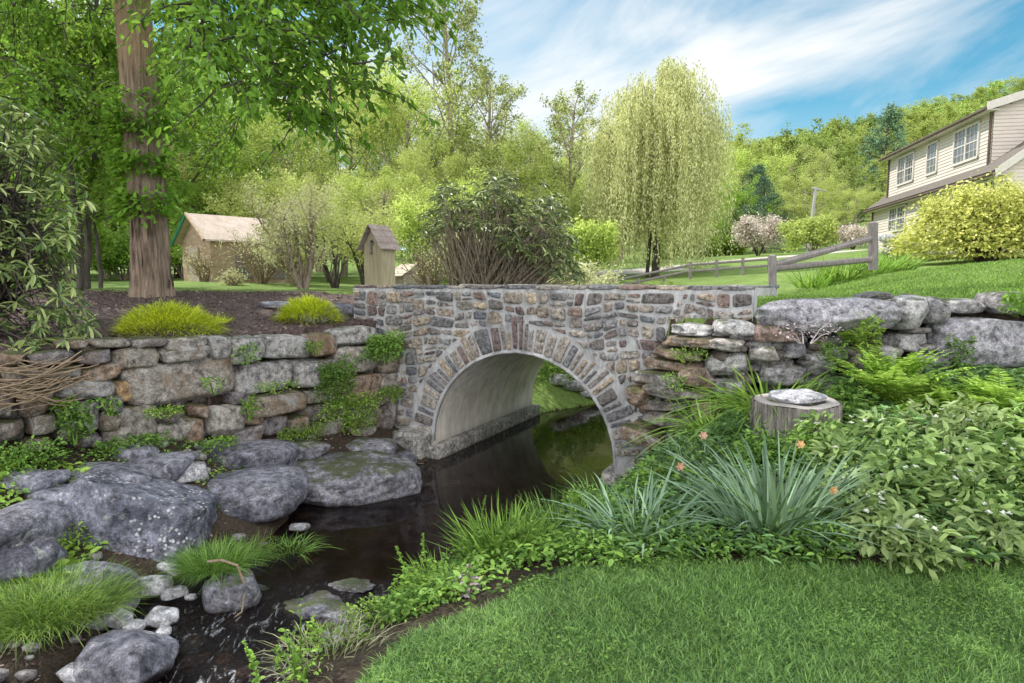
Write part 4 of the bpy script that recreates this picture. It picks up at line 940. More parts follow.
for (x, y, Yd, sx, sy, h, n, L_, m_, lb) in [
    (845, 425, 5.25, .28, .2, .30, 420, (.03, .06), 'cover', 'bushy green plant right of the tree stump'),
    (825, 440, 4.85, .17, .15, .13, 300, (.02, .035), 'moss', 'mossy low cushion at the right foot of the stump'),
    (900, 450, 4.7, .45, .3, .24, 500, (.05, .09), 'cover2', 'dark leafy plant spreading below the tallest fern'),
    (760, 445, 4.65, .35, .2, .22, 380, (.04, .07), 'cover', 'leafy plant in front of the tree stump'),
    (690, 470, 4.75, .3, .25, .28, 380, (.04, .07), 'cover', 'leafy plant beside the slab stack behind daffodils'),
    (655, 480, 4.9, .22, .2, .26, 260, (.03, .06), 'fresh', 'fresh green leafy plant against the right foot of the arch'),
    (540, 500, 4.9, .2, .16, .42, 420, (.03, .06), 'cover2', 'blue green sprawling plant overhanging the water below the arch'),
    (520, 560, 3.75, .22, .2, .24, 330, (.03, .055), 'fresh', 'bright leafy plant at the base of the tall stream edge grass'),
    (450, 600, 3.35, .26, .16, .16, 420, (.02, .045), 'fresh', 'low bright plant on the bank beside the riffle'),
    (412, 620, 3.15, .20, .14, .12, 300, (.02, .04), 'cover', 'small leafy mat on the bank edge above the mossy ledge'),
    (590, 575, 3.55, .3, .16, .16, 420, (.02, .045), 'cover', 'low leafy plant along the lawn edge below drooping daffodils'),
    (700, 572, 3.55, .34, .14, .17, 420, (.02, .045), 'cover', 'low leafy plant along the lawn edge below the largest daffodils'),
    (820, 572, 3.5, .3, .14, .20, 420, (.025, .05), 'cover', 'low leafy plant along the lawn edge before the pale edged plants'),
    (70, 530, 4.6, .16, .26, .12, 330, (.03, .055), 'fern', 'bright round leaved patch between dark rock and spotted boulder'),
    (52, 575, 4.2, .20, .14, .13, 60, (.09, .13), 'fern', 'plant with large oval leaves above the rounded boulder'),
    (300, 668, 2.55, .12, .12, .30, 130, (.02, .04), 'fresh', 'leafy weed rising from the near bank at the bottom'),
    (465, 600, 3.3, .10, .09, .12, 160, (.02, .04), 'dead', 'dead pinkish grey clump between grass and the stream bank')]:
    leafy('leafy_plant', x, y, Yd, sx, sy, h, n, L_, .55, m_, lb)
for i, (x, y, Yd, h, lb) in enumerate([(245, 690, 2.5, .42, 'upright young weed at the bottom edge in front of the stream'), (405, 600, 3.35, .38, 'tall leafy weed with a bent tip on the bank'), (432, 560, 3.6, .42, 'thin weed leaning over the stream near the tall grass'), (488, 510, 3.9, .50, 'single tall seed spike above the stream edge grass')]):
    q = P(x, y, Yd); q[2] = H(q[0], q[1]); mb = MB(); n = 60; t = rg.random(n)**.7; a = rg.uniform(0, 6.28, n)
    c = np.stack([.05*np.sin(t*3+i), .03*np.cos(t*2+i), t*h], 1); tube(mb, [(.05*math.sin(u*3+i), .03*math.cos(u*2+i), u*h) for u in np.linspace(0, 1, 6)], .003, 4)
    leaves(mb, c, np.stack([np.cos(a), np.sin(a), .3+0*a], 1), np.tile([0, 0, 1.], (n, 1)), .055*(1.15-t), .022, True)
    o = mb.build('weed', M['fresh']); o.location = tuple(q); tag(o, lb, 'weed')
# plants growing on the walls
def onwall(px, py, line, sx, h, n, L_, mat, lb, off=.30, drop=0):
    sx, h, n = sx*1.15, h*1.15, int(n*1.5)
    hq = seg_hit(px, py, line)
    if hq is None: return
    q, e = hq; nrm = np.array([e[1], -e[0], 0]); q = q+nrm*off
    o = leafy('wall_plant', 0, 0, 0, sx, .12, h, n, L_, .55, mat, lb, xyz=q-np.array([0, 0, h*.5]), dome=False, stems=6); o.rotation_euler = (0, 0, math.atan2(e[1], e[0]))
for a_ in [(370, 347, .34, .30, 1500, (.02, .045), 'cover', 'dense green plant spilling over the wall beside the bridge'),
           (322, 380, .30, .42, 1500, (.02, .04), 'cover', 'green plant hanging down the middle of the left wall'),
           (335, 408, .50, .30, 1500, (.015, .035), 'moss', 'mossy growth across the lower wall stones right of centre'),
           (262, 384, .28, .10, 160, (.02, .035), 'moss', 'thin green fringe under the pale square wall block'),
           (232, 352, .14, .16, 110, (.02, .045), 'cover', 'little leafy sprig on the left wall top right of the golden mound'),
           (398, 408, .22, .36, 700, (.02, .04), 'cover', 'green plant growing where wall meets bridge above the abutment'),
           (392, 372, .09, .14, 130, (.02, .04), 'cover', 'small green tuft in the corner of wall and bridge'),
           (285, 432, .35, .16, 600, (.02, .035), 'moss', 'low green growth at the wall foot above the flat rocks'),
           (235, 405, .10, .2, 90, (.03, .05), 'fresh', 'pale green seedling below the largest wall block'),
           (62, 418, .14, .30, 300, (.03, .055), 'cover', 'leafy plant in the dark gap of the left wall'),
           (98, 402, .09, .12, 60, (.03, .05), 'cover', 'small leafy plant beside the white upright wall stone'),
           (345, 422, .3, .16, 330, (.015, .035), 'moss', 'green mat along the wall foot behind the wide mossy rock'),
           (200, 382, .09, .12, 40, (.03, .06), 'fresh', 'broad leaf sprig on the face of the largest wall block')]:
    onwall(a_[0], a_[1], LW, *a_[2:])
for a_ in [(850, 340, .12, .35, 240, (.03, .06), 'fern', 'yellow green plant hanging over the long slab'),
           (1000, 302, .26, .16, 330, (.03, .055), 'fresh', 'bright leafy plant on the wall top at the right edge'),
           (818, 352, .14, .22, 190, (.02, .04), 'cover', 'small green plant among wall stones left of the bright fern'),
           (690, 378, .14, .12, 120, (.02, .04), 'cover', 'green sprigs growing between the stacked slabs'),
           (935, 352, .10, .25, 130, (.03, .05), 'cover', 'small plant at the left end of the large boulder'),
           (700, 352, .2, .10, 110, (.02, .035), 'moss', 'moss fringe on the upper slabs beside the bridge'),
           (790, 330, .3, .14, 160, (.02, .03), 'dead', 'reddish dry growth on the stones beneath the long slab')]:
    onwall(a_[0], a_[1], RW, *a_[2:], off=.32)
# roots and twigs hanging on the left end of the wall
mb = MB()
for i in range(46):
    x0, y0 = rg.uniform(15, 70), rg.uniform(352, 392); hq = seg_hit(x0, y0, LW)[0]; l = rg.uniform(.25, .6); a = rg.normal(0, .35); t = np.linspace(-.5, .5, 8)
    c = np.stack([hq[0]+t*l*.8+.1, hq[1]+t*l*.9-.28+rg.normal(0, .05), hq[2]+t*l*a-.10*(.5-2*t*t)+rg.normal(0, .004, 8)], 1)
    tube(mb, c, rg.uniform(.003, .007), 4)
tag(mb.build('dry_roots', M['twig']), kind='stuff')
mb = MB(); q = P(225, 575, 4.35); mb_c = [q+np.array(v) for v in [(-.12, 0, .10), (0, -.04, .13), (.12, -.06, .10), (.19, -.10, -.04), (.20, -.2, -.17), (.08, -.3, -.24)]]
tube(mb, mb_c, [.010, .010, .009, .008, .006, .004], 6); tag(mb.build('dead_twig', M['twig']), 'pale dead twig bent over the boulder in the stream', 'twig')
# iris leaves near the fence
for i, (x, y, Yd, n, lb) in enumerate([(815, 275, 12.2, 60, 'pale green strap leaves at the middle of the fence'), (842, 272, 12.3, 110, 'thick iris clump under the broken rails'), (872, 268, 12.6, 110, 'iris clump around the foot of the taller fence post'), (893, 268, 12.9, 100, 'iris clump right of the taller fence post')]):
    clump('iris_clump', x, y, Yd, n*2, (.35, .6), (.022, .035), .5, 1, .35, 'fresh', lb, 'plant', rad=.35, seg=4)

for i, (x, y, Yd, h, n, m_, lb) in enumerate([(566, 400, 12.0, .5, 260, 'fern', 'sunny green plant on the far bank seen left in the arch'), (590, 396, 12.2, .7, 420, 'fresh', 'bright green plant on the far bank seen through the arch'), (610, 385, 12.8, .9, 420, 'fern', 'taller green plant further back seen through the arch'), (552, 385, 12.6, .7, 420, 'cover', 'dark green plant at the back of the vault'), (578, 370, 13.6, 1.1, 600, 'fresh', 'large green bush far behind the vault')]):
    q = P(x, y, Yd); q[2] = H(q[0], q[1]); leafy('leafy_plant', 0, 0, 0, .5, .3, h, n, (.06, .13), .4, m_, lb, xyz=q)

n = 5000; x = rg.uniform(-6.5, -1.2, n); y = rg.uniform(2.6, 7.9, n); k = (y < wall_y(x)-.1) & (sdist(x, y) > .05); x, y = x[k], y[k]; mb = MB()
leaves(mb, np.stack([x, y, hts(x, y)+.008], 1), np.stack([rg.normal(size=len(x)), rg.normal(size=len(x)), rg.normal(0, .3, len(x))], 1), rg.normal(0, .4, (len(x), 3))+np.array([0, 0, 1.]), rg.uniform(.02, .05, len(x)), .022, True)
tag(mb.build('leaf_litter', litm), kind='stuff')
mb = MB()
for i in range(260):
    x, y = rg.uniform(-4.2, -1.4), rg.uniform(3.2, 7.4); s_ = float(sdist(np.array([x]), np.array([y]))[0])
    if s_ < .02 or s_ > 1.2 or y > wall_y(x)-.2: continue
    r_ = rg.uniform(.03, .09); rock(mb, (x, y, H(x, y)+r_*.15), (r_*1.5, r_*1.2, r_*.8), 7600+i, None, np.array((.33, .31, .31))*rg.uniform(.5, 1.4), sub=2, cuts=5)
tag(mb.build('bank_gravel', rockmat('gravel_rock', (.14, .13, .13), (.3, .28, .27), lich=0, tint=True), smooth=True), kind='stuff')

for (x, y, Yd, sx, sy, h, n, L_, m_, lb) in [(765, 452, 4.55, .22, .16, .30, 420, (.03, .06), 'cover', 'leafy plant crowding the left foot of the stump'), (812, 456, 4.5, .24, .16, .26, 420, (.03, .055), 'fresh', 'light leafy plant crowding the right front of the stump'), (735, 425, 5.1, .2, .16, .3, 380, (.03, .06), 'cover2', 'leafy plant at the left side of the stump'), (860, 470, 4.3, .3, .2, .2, 420, (.03, .06), 'cover', 'low leafy plant between stump and pale edged plants'), (930, 440, 4.95, .4, .25, .2, 480, (.03, .06), 'fresh', 'light green low plant below the stones beside the large boulder')]:
    leafy('leafy_plant', x, y, Yd, sx, sy, h, n, L_, .5, m_, lb)
grass_field('lawn_grass', 'fresh', 5000, (-1.2, 3.8), (2.1, 3.7), lambda x, y: onlawn(x, y-.06*rg.random(x.shape)), (.05, .11), (.003, .006))
n = 16000; x = rg.uniform(-1.2, 3.8, n); y = rg.uniform(2.1, 3.6, n); k = onlawn(x, y) & (sinn(x, y, 4, 91) > .15); x, y = x[k], y[k]; mb = MB(); a = rg.uniform(0, 6.283, len(x))
leaves(mb, np.stack([x, y, hts(x, y)+rg.uniform(.02, .05, len(x))], 1), np.stack([np.cos(a), np.sin(a), .2+0*a], 1), rg.normal(0, .3, (len(x), 3))+np.array([0, 0, 1.]), rg.uniform(.010, .020, len(x)), .012, True); tag(mb.build('clover', M['cover']), kind='stuff')

for a_ in [(300, 346, .10, .12, 260, (.015, .03), 'moss', 'moss tuft in the top joint between pale wall blocks'), (150, 408, .22, .08, 300, (.015, .03), 'moss', 'thin moss line beneath the largest wall block'), (376, 392, .18, .16, 420, (.02, .035), 'moss', 'mossy tuft on the brown stone near the bridge corner'), (205, 440, .22, .12, 300, (.02, .04), 'fresh', 'fresh leaves at the wall foot below the largest block'), (118, 440, .3, .12, 420, (.02, .045), 'cover', 'leafy strip at the foot of the wall on the left'), (20, 450, .3, .2, 500, (.02, .045), 'cover', 'leafy mass at the foot of the wall at the left border')]:
    onwall(a_[0], a_[1], LW, *a_[2:])

for (x, y, Yd, sx, sy, h, n, L_, m_, lb) in [(380, 628, 3.2, .22, .12, .13, 420, (.015, .035), 'moss', 'mossy mat on the bare bank above the riffle'), (340, 660, 2.9, .2, .12, .10, 350, (.015, .03), 'moss', 'low brown green mat on the near bank at the bottom'), (425, 590, 3.55, .22, .14, .24, 420, (.02, .045), 'fresh', 'light green leafy plant at the bend of the near bank'), (475, 575, 3.75, .24, .16, .26, 460, (.02, .045), 'cover', 'green leafy plant between bright grass and the near bank bend'), (585, 500, 4.75, .26, .16, .34, 480, (.025, .05), 'fresh', 'fresh leafy plant overhanging the stream near the arch')]:
    leafy('leafy_plant', x, y, Yd, sx, sy, h, n, L_, .5, m_, lb)
clump('grass_clump', 330, 665, 2.75, 260, (.08, .22), (.003, .006), .6, 1, .5, 'drygrass', 'pale dry grass on the near bank at the bottom edge', 'grass', rad=.25)
clump('grass_clump', 450, 575, 3.8, 260, (.15, .34), (.005, .010), .45, 1, .35, 'fresh', 'bright grass tuft at the bend of the near bank', 'grass', rad=.2)
# ------------------------------------------------------------------ trees
def grow(wood, tips, g, p, d, L, r, lev, maxl, sp):
    n = 6; pts = [p]; dd = d.copy()
    for i in range(n):
        dd = unit(dd+g.normal(0, sp['wander'][lev], 3)+np.array([0, 0, sp['up'][lev]])); pts.append(pts[-1]+dd*L/n)
    pts = np.array(pts); rr = np.linspace(r, r*(.35 if lev < maxl else .3), n+1)
    if r > sp.get('minr', .006): tube(wood, pts, rr, sp['k'][lev], cap=False)
    if lev >= maxl: tips.append((pts, L)); return
    nc = sp['nc'][lev]
    for i in range(nc):
        t = sp['start'][lev]+(1-sp['start'][lev])*(i+g.random()*.8)/nc; f = t*n; k = min(int(f), n-1); q = pts[k]+(pts[k+1]-pts[k])*(f-k)
        ax = unit(pts[k+1]-pts[k]); a = g.uniform(0, 6.283) if lev else i*2.4+g.normal(0, .4)
        if 'stop' in sp and sp['stop'](q): continue
        o = unit(np.cross(ax, [math.cos(a), math.sin(a), .01])); an = sp['ang'][lev]*g.uniform(.75, 1.2)
        shape = sp['shape'](t) if lev == 0 and 'shape' in sp else (1-.45*t)
        grow(wood, tips, g, q, unit(ax*math.cos(an)+o*math.sin(an)), L*sp['len'][lev]*shape*g.uniform(.8, 1.15), max(.004, np.interp(t, [0, 1], [r, r*.4])*sp['rr'][lev]), lev+1, maxl, sp)
def foliage(mb, tips, g, total, L, wr, jit, droop=-.2, hexa=False, clus=.3):
    m = max(1, total//len(tips)); A = []; D = []
    for pts, ln in tips:
        t = g.uniform(.15, 1, m)*(len(pts)-1); k = np.minimum(t.astype(int), len(pts)-2); q = pts[k]+(pts[k+1]-pts[k])*(t-k)[:, None]
        ax = unit(pts[-1]-pts[0]); A.append(q+g.normal(0, jit, (m, 3))); D.append(ax*.5+g.normal(0, .7, (m, 3))+np.array([0, 0, droop]))
    p = np.concatenate(A); d = np.concatenate(D); l = g.uniform(.6, 1.2, len(p))*L
    leaves(mb, p, d, g.normal(0, .55, (len(p), 3))+np.array([0, 0, 1.]), l, l*wr, hexa)
SP = dict(wander=[.05, .12, .16, .2], up=[.03, .06, .03, 0], k=[8, 5, 4, 3], nc=[16, 6, 5], start=[.25, .3, .25], ang=[.95, .8, .8], len=[.42, .5, .5], rr=[.45, .5, .5], minr=.012, shape=lambda t: .55+1.3*math.sin(min(1, (t-.15)/.85)*math.pi)**.8*.7)
def make_tree(name, H_, r, seed, nl, L, wr, jit, leafm, barkm, **over):
    g = np.random.default_rng(seed); sp = dict(SP); sp.update(over); ml = over.get('maxl', 3)
    w = MB(); tips = []; grow(w, tips, g, np.array([0, 0, -.15]), unit(np.array([g.normal(0, .04), g.normal(0, .04), 1])), H_*.93, r, 0, ml, sp)
    f = MB(); foliage(f, tips, g, nl, L, wr, jit, hexa=over.get('hexa', False), droop=over.get('droop', -.2))
    e = empty(name); w.build('trunk', M[barkm], e, True); f.build('crown', M[leafm], e); return e
protos = {}
protos['a'] = make_tree('woodland_tree', 10, .20, 1, 21000, .165, .55, .22, 'wood1', 'bark3')
protos['b'] = make_tree('woodland_tree', 11, .20, 2, 21000, .165, .55, .25, 'wood1', 'bark3', nc=[20, 6, 5], start=[.15, .25, .2])
protos['c'] = make_tree('woodland_tree', 12, .18, 3, 8000, .17, .55, .13, 'tall', 'bark3', nc=[22, 5, 4], start=[.2, .2, .2], len=[.22, .45, .5], ang=[.7, .8, .8])
protos['g'] = make_tree('woodland_tree', 10, .20, 4, 15000, .22, .6, .22, 'woodg', 'bark2', nc=[20, 6, 5], start=[.12, .25, .2])
protos['f'] = make_tree('hill_tree', 10, .25, 5, 9000, .34, .6, .24, 'wood2', 'bark3', nc=[18, 6, 3], start=[.1, .2, .2], k=[5, 3, 3, 3])
protos['h'] = make_tree('hill_tree', 10, .25, 6, 7000, .34, .6, .20, 'wood2', 'bark3', nc=[15, 5, 4], start=[.15, .2, .2], len=[.30, .55, .5], ang=[.75, .8, .8], k=[5, 3, 3, 3])
protos['d'] = make_tree('woodland_tree', 10, .2, 7, 9000, .25, .35, .2, 'dark', 'bark2', nc=[34, 6, 3], start=[.08, .2, .2], ang=[1.25, .7, .6], len=[.30, .35, .5], shape=lambda t: 1.5*(1.08-t), up=[.02, -.03, -.02, 0])
BASE = {k_: max(v.co.z for v in [c_ for c_ in e_.children if c_.name.startswith('crown')][0].data.vertices) for k_, e_ in protos.items()}
used = set()
def place(kind, px, topy, Yd, label, group, cat='tree', name=None, wide=1.0, sink=0):
    e = protos[kind]; x = (px-512)/F*Yd; gz = H(x, Yd)-sink; top = P(px, topy, Yd)[2]; hgt = top-gz
    base = BASE[kind]
    o = e if kind not in used else dup(e); used.add(kind)
    if o is not e: o.parent = None
    if name: o.name = name
    s = hgt/base; o.scale = (s*wide, s*wide, s); o.location = (x, Yd, gz); o.rotation_euler = (0, 0, rg.uniform(0, 6.28)); return tag(o, label, cat, group)
gW = 'light green trees of the wood behind the bridge'; lW = 'airy light green tree crowding the wood behind the bridge'
for (px, ty, Yd, k, wd) in [(232, 120, 30, 'a', 1.1), (285, 105, 27, 'b', 1.1), (345, 68, 31, 'a', 1.1), (392, 62, 29, 'b', 1.0), (430, 140, 25, 'a', 1.1), (492, 130, 30, 'a', 1.2), (535, 118, 34, 'b', 1.1), (600, 150, 40, 'a', 1.2), (255, 70, 40, 'b', 1.1), (320, 42, 42, 'a', 1.1), (370, 45, 44, 'b', 1.1), (425, 108, 40, 'a', 1.0), (505, 122, 42, 'b', 1.1), (560, 116, 46, 'a', 1.2), (620, 130, 52, 'b', 1.2), (660, 150, 50, 'a', 1.2), (480, 170, 22, 'b', 1.2), (380, 165, 22, 'a', 1.3), (300, 170, 24, 'b', 1.3), (550, 185, 26, 'b', 1.3), (220, 165, 25, 'a', 1.3)]:
    place(k, px, ty, Yd, lW, gW, wide=wd)
place('c', 456, -22, 30, 'tallest slender tree rising above the wood left of the open sky', None, wide=.95)
place('c', 470, 60, 32, 'slim open tree just right of the tallest slender one', None, wide=1.1)
place('c', 572, 78, 30, 'thin airy tree with visible stem between tallest tree and willow', None, wide=1.2)
gL = 'deep green trees at the left behind the big trunk'; lL = 'deep green tree filling the left background behind the big trunk'
for (px, ty, Yd, k, wd) in [(-30, -60, 22, 'g', 1.1), (30, -40, 26, 'g', 1.1), (85, -30, 30, 'g', 1.1), (150, -10, 26, 'g', 1.1), (205, 10, 32, 'g', 1.1), (-70, -90, 17, 'g', 1.1), (60, 60, 20, 'g', 1.2), (180, 60, 24, 'g', 1.2), (110, 110, 22, 'a', 1.2), (0, 120, 19, 'g', 1.2)]:
    place(k, px, ty, Yd, lL, gL, wide=wd)
gR = 'trees beyond the lawn between willow and house'; lR = 'mid green tree beyond the lawn between willow and house'
for (px, ty, Yd, k, wd) in [(722, 140, 62, 'b', 1.2), (745, 125, 70, 'f', 1.1), (785, 122, 66, 'f', 1.1), (815, 140, 58, 'b', 1.2), (840, 150, 60, 'f', 1.1), (805, 170, 46, 'a', 1.3), (735, 175, 48, 'g', 1.2), (852, 185, 50, 'a', 1.3), (700, 165, 55, 'a', 1.2), (880, 150, 64, 'f', 1.1), (905, 165, 60, 'f', 1.1)]:
    place(k, px, ty, Yd, lR, gR, wide=wd)
place('d', 872, 98, 68, 'tall pointed pine standing above the trees left of the house', None, wide=.9)
place('d', 762, 170, 44, 'dark blue green conifer behind the pink blossom tree', None, wide=1.0)
place('d', 752, 160, 50, 'dark spruce partly hidden beside the willow', None, wide=1.1)
# the long wood behind everything and on the hillside
gH = 'trees covering the hillside and skyline'; lH = 'round headed tree in the wood covering the distant hillside'
for i in range(30):
    Yd = 80+14*rg.random(); px = -130+i*37+rg.normal(0, 8); x = (px-512)/F*Yd; hh = 10+5*rg.random(); gz = H(x, Yd)
    ty = 282-(gz+hh-CZ)*F/Yd; place('f' if i % 2 else 'h', px, ty, Yd, lH, gH, wide=1.1, sink=0)
for r_ in range(6):
    Yd0 = 100+r_*15
    for i in range(13):
        Yd = Yd0+rg.uniform(-6, 6); px = 690+i*36+rg.normal(0, 9)+(r_ % 2)*18
        x = (px-512)/F*Yd; place('f' if (i+r_) % 2 else 'h', px, 282-(H(x, Yd)+rg.uniform(9, 15.5)-CZ)*F/Yd, Yd, lH, gH, wide=1.15)

# big tree on the left
def leaf_spray(mb, wood, g, p, d, L, nl, ll, droop=.5):
    t = np.linspace(0, 1, 9)[:, None]; d = unit(np.array(d)); c = np.array(p)+d*L*t-np.array([0, 0, 1.])*L*droop*t**2+g.normal(0, .012, (9, 3)).cumsum(0)
    tube(wood, c, np.linspace(.010, .003, 9), 4, cap=False)
    k = g.uniform(.05, 1, nl)*8; i = np.minimum(k.astype(int), 7); q = c[i]+(c[i+1]-c[i])*(k-i)[:, None]
    s = unit(np.cross(d, [0, 0, 1.])); sg = g.choice([-1, 1], nl)[:, None]
    dd = s*sg*.7+unit(c[-1]-c[0])*.7+g.normal(0, .35, (nl, 3))+np.array([0, 0, -.35]); l = g.uniform(.6, 1.15, nl)*ll
    leaves(mb, q+g.normal(0, .04, (nl, 3)), dd, g.normal(0, .45, (nl, 3))+np.array([0, 0, 1.]), l, l*.5, True)
bt = P(151, 297, 9.4); bt[2] = H(bt[0], bt[1]); big_tree = empty('broadleaf_tree', tuple(bt)); tag(big_tree, 'large old tree with furrowed trunk and bright green overhanging branches, left of the bridge', 'tree')
def rel(px, py, Yd): return P(px, py, Yd)-bt
w = MB(); k = 150; rows = []; prof0 = [(297, 151, 22), (285, 151, 20), (262, 150.5, 18.8), (220, 149, 18.3), (170, 145, 17.8), (110, 141, 17.4), (50, 136, 17), (0, 132.5, 17), (-60, 129, 16), (-160, 122, 15), (-300, 118, 12), (-480, 120, 9)]
ys_ = [q[0] for q in prof0][::-1]; prof = [(y_, float(np.interp(y_, ys_, [q[1] for q in prof0][::-1])), float(np.interp(y_, ys_, [q[2] for q in prof0][::-1]))) for y_ in list(np.linspace(297, 0, 90))+[-60, -160, -300, -480]]
for (y_, x_, hw) in prof:
    c = rel(x_, y_, 9.4); r_ = hw/F*9.4*.94; rid = lambda a: 1-.075*abs(math.sin(13*a+1.6*math.sin(y_*.035+3*a)+.8*math.sin(y_*.09)))**.5-.02*abs(math.sin(31*a+y_*.11))
    rows.append([(c[0]+rid(a)*r_*(1+.05*math.sin(5*a+.3)+.025*math.sin(13*a+y_*.01)+(.12*max(0, math.sin(4*a+1)) if y_ > 280 else 0))*math.cos(a), c[1]+rid(a)*r_*(1+.05*math.sin(5*a+.3)+.025*math.sin(13*a))*math.sin(a), c[2]-(.12 if y_ == 297 else 0)) for a in np.arange(k)*6.2832/k])
V = np.array(rows).reshape(-1, 3); w.add(V, [(i*k+j, i*k+(j+1) % k, (i+1)*k+(j+1) % k, (i+1)*k+j) for i in range(len(prof)-1) for j in range(k)])
w.build('trunk', M['bark'], big_tree, True)
def too_far(q):      # keep the crown off the open sky right of the tree, as it grows
    x, y, z = q+bt
    return y > 1 and x/y > -.29 and z < CZ+.55*y
g = np.random.default_rng(77); w = MB(); f = MB(); tips = []
spb = dict(SP); spb.update(wander=[.08, .10, .16, .2], up=[.01, .0, -.02, 0], nc=[9, 7, 5], start=[.25, .2, .2], len=[.45, .5, .5], minr=.004, stop=too_far)
for i in range(18):
    z = 5.2+i*.37; a = i*2.4+.5; L_ = g.uniform(4.6, 6.2)*(1-.2*(i/18)); el = .25+.35*i/18
    cx_ = rel(132-(z-3)*1.2, 0, 9.4)[0]
    if too_far(np.array([cx_+math.cos(a)*math.cos(el)*L_, math.sin(a)*math.cos(el)*L_, z+math.sin(el)*L_])) or too_far(np.array([cx_+math.cos(a)*math.cos(el)*L_*.7, math.sin(a)*math.cos(el)*L_*.7, z+math.sin(el)*L_*.7])): continue
    grow(w, tips, g, np.array([cx_, 0, z]), np.array([math.cos(a)*math.cos(el), math.sin(a)*math.cos(el), math.sin(el)]), L_, .10, 1, 3, spb)
big_limbs = [((-.1, -.1, 3.6), (330, -60, 6.4)), ((-.1, -.1, 3.3), (250, -40, 6.8)), ((-.1, -.1, 3.9), (300, -100, 6.6)), ((-.1, .1, 3.1), (230, 30, 8.4)), ((-.15, 0, 2.9), (60, -20, 7.8)), ((-.1, .1, 3.5), (300, 0, 8.8)), ((-.15, 0, 3.4), (10, 10, 8.6)), ((-.1, -.1, 4.4), (270, -160, 5.2)), ((-.1, -.1, 4.8), (290, -170, 6.6))]
for s_, e_ in big_limbs:
    s_ = np.array(s_)+np.array([-.08, .05, 1.3]); e3 = rel(*e_); t = np.linspace(0, 1, 10)[:, None]; c = s_+(e3-s_)*t+np.array([0, 0, 1.])*.5*np.sin(t*math.pi)+g.normal(0, .03, (10, 3)).cumsum(0)*.5
    tube(w, c, np.linspace(.07, .012, 10), 6, cap=False)
    for q in c[3:]:
        for _ in range(3):
            if too_far(q): continue
            dd = unit(unit(c[-1]-c[0])*.5+g.normal(0, .7, 3)); leaf_spray(f, w, g, q, dd, g.uniform(.5, 1.1), 34, .10)
# hanging sprays seen against the sky: (pixel, depth, length)
def inreg():
    while True:
        x, y = g.uniform(175, 408), g.uniform(-70, 172)
        lim = np.interp(x, [175, 205, 235, 262, 300, 330, 352, 375, 395, 408], [50, 75, 95, 110, 130, 115, 85, 35, 15, 0])
        if y < lim: return x, y
for i in range(270):
    x, y = inreg(); Yd = g.uniform(5.2, 7.4); q = rel(x, y, Yd)
    leaf_spray(f, w, g, q, (g.normal(.25, .5), g.normal(-.2, .5), g.normal(0, .3)), g.uniform(.35, .8), 30, .10, .42)
for i in range(150):
    x, y = g.uniform(-30, 215), g.uniform(-60, 150); Yd = g.uniform(8.0, 10.4)
    if 112 < x < 160 and Yd < 9.8: continue
    leaf_spray(f, w, g, rel(x, y, Yd), (g.normal(0, .6), g.normal(-.1, .5), g.normal(0, .3)), g.uniform(.4, .9), 26, .11, .45)
tips = [q for q in tips if not too_far(q[0][-1])]; foliage(f, tips, g, 19000, .17, .5, .14, hexa=False)
w.build('branches', M['bark2'], big_tree, True); f.build('crown', M['near'], big_tree)
# vine on the trunk
iv = MB(); n = 2600; t = g.random(n); a = g.uniform(2.6, 6.4, n); yy = 95+t*135; c = np.array([rel(np.interp(y_, [0, 110, 220, 297], [132.5, 141, 149, 151]), y_, 9.4) for y_ in yy]); k = (np.sin(yy*.16)+g.normal(0, .7, n) > -.1); c = c[k]; a = a[k]; m = len(c); r_ = .27+g.random(m)*.16
p = c+np.stack([np.cos(a)*r_, np.sin(a)*r_, np.zeros(m)], 1); leaves(iv, p, np.stack([np.cos(a), np.sin(a), -.3+0*a], 1)+g.normal(0, .5, (m, 3)), g.normal(0, .4, (m, 3))+np.array([0, 0, 1.]), g.uniform(.07, .13, m), .07, True)
vine = iv.build('climbing_vine', M['near']); vine.location = tuple(bt); tag(vine, 'leafy vine climbing the middle of the big furrowed trunk', 'vine')

# thin stems at the left
for i, (pts, lb, rr) in enumerate([([(78, 290, 10.5), (80, 230, 10.5), (66, 130, 10.5), (52, 60, 10.5), (38, -40, 10.5)], 'thin dark stemmed tree at the far left with a leaning stem', .055), ([(86, 288, 11), (88, 210, 11), (96, 150, 11), (92, 60, 11), (100, -40, 11)], 'thin dark stemmed tree just left of the big trunk', .065), ([(100, 285, 11.6), (92, 200, 11.6), (118, 130, 11.6), (135, 60, 11.8)], 'slim dark sapling leaning towards the big trunk', .04), ([(30, 290, 12), (34, 200, 12), (20, 100, 12), (28, -30, 12)], 'slender dark sapling nearest the left border', .05)]):
    b0 = P(*pts[0]); b0[2] = H(b0[0], b0[1]); e = empty('young_tree', tuple(b0)); c = np.array([P(*q) for q in pts])-b0; c[0][2] = -.1
    cc = np.array([[np.interp(u, np.linspace(0, 1, len(c)), c[:, j]) for j in range(3)] for u in np.linspace(0, 1, 16)])+g.normal(0, .02, (16, 3)); w = MB(); tube(w, cc, np.linspace(rr, rr*.4, 16), 7, cap=False); tp = []
    for j in range(18):
        q = cc[4+j*11//18]; a = j*2.4; grow(w, tp, g, q, np.array([math.cos(a)*.8, math.sin(a)*.8, .5]), g.uniform(1.0, 1.8), .018, 2, 3, spb)
    f = MB(); foliage(f, tp, g, 5200, .13, .5, .10); w.build('trunk', M['bark2'], e, True); f.build('crown', M['thin'], e); tag(e, lb, 'tree')

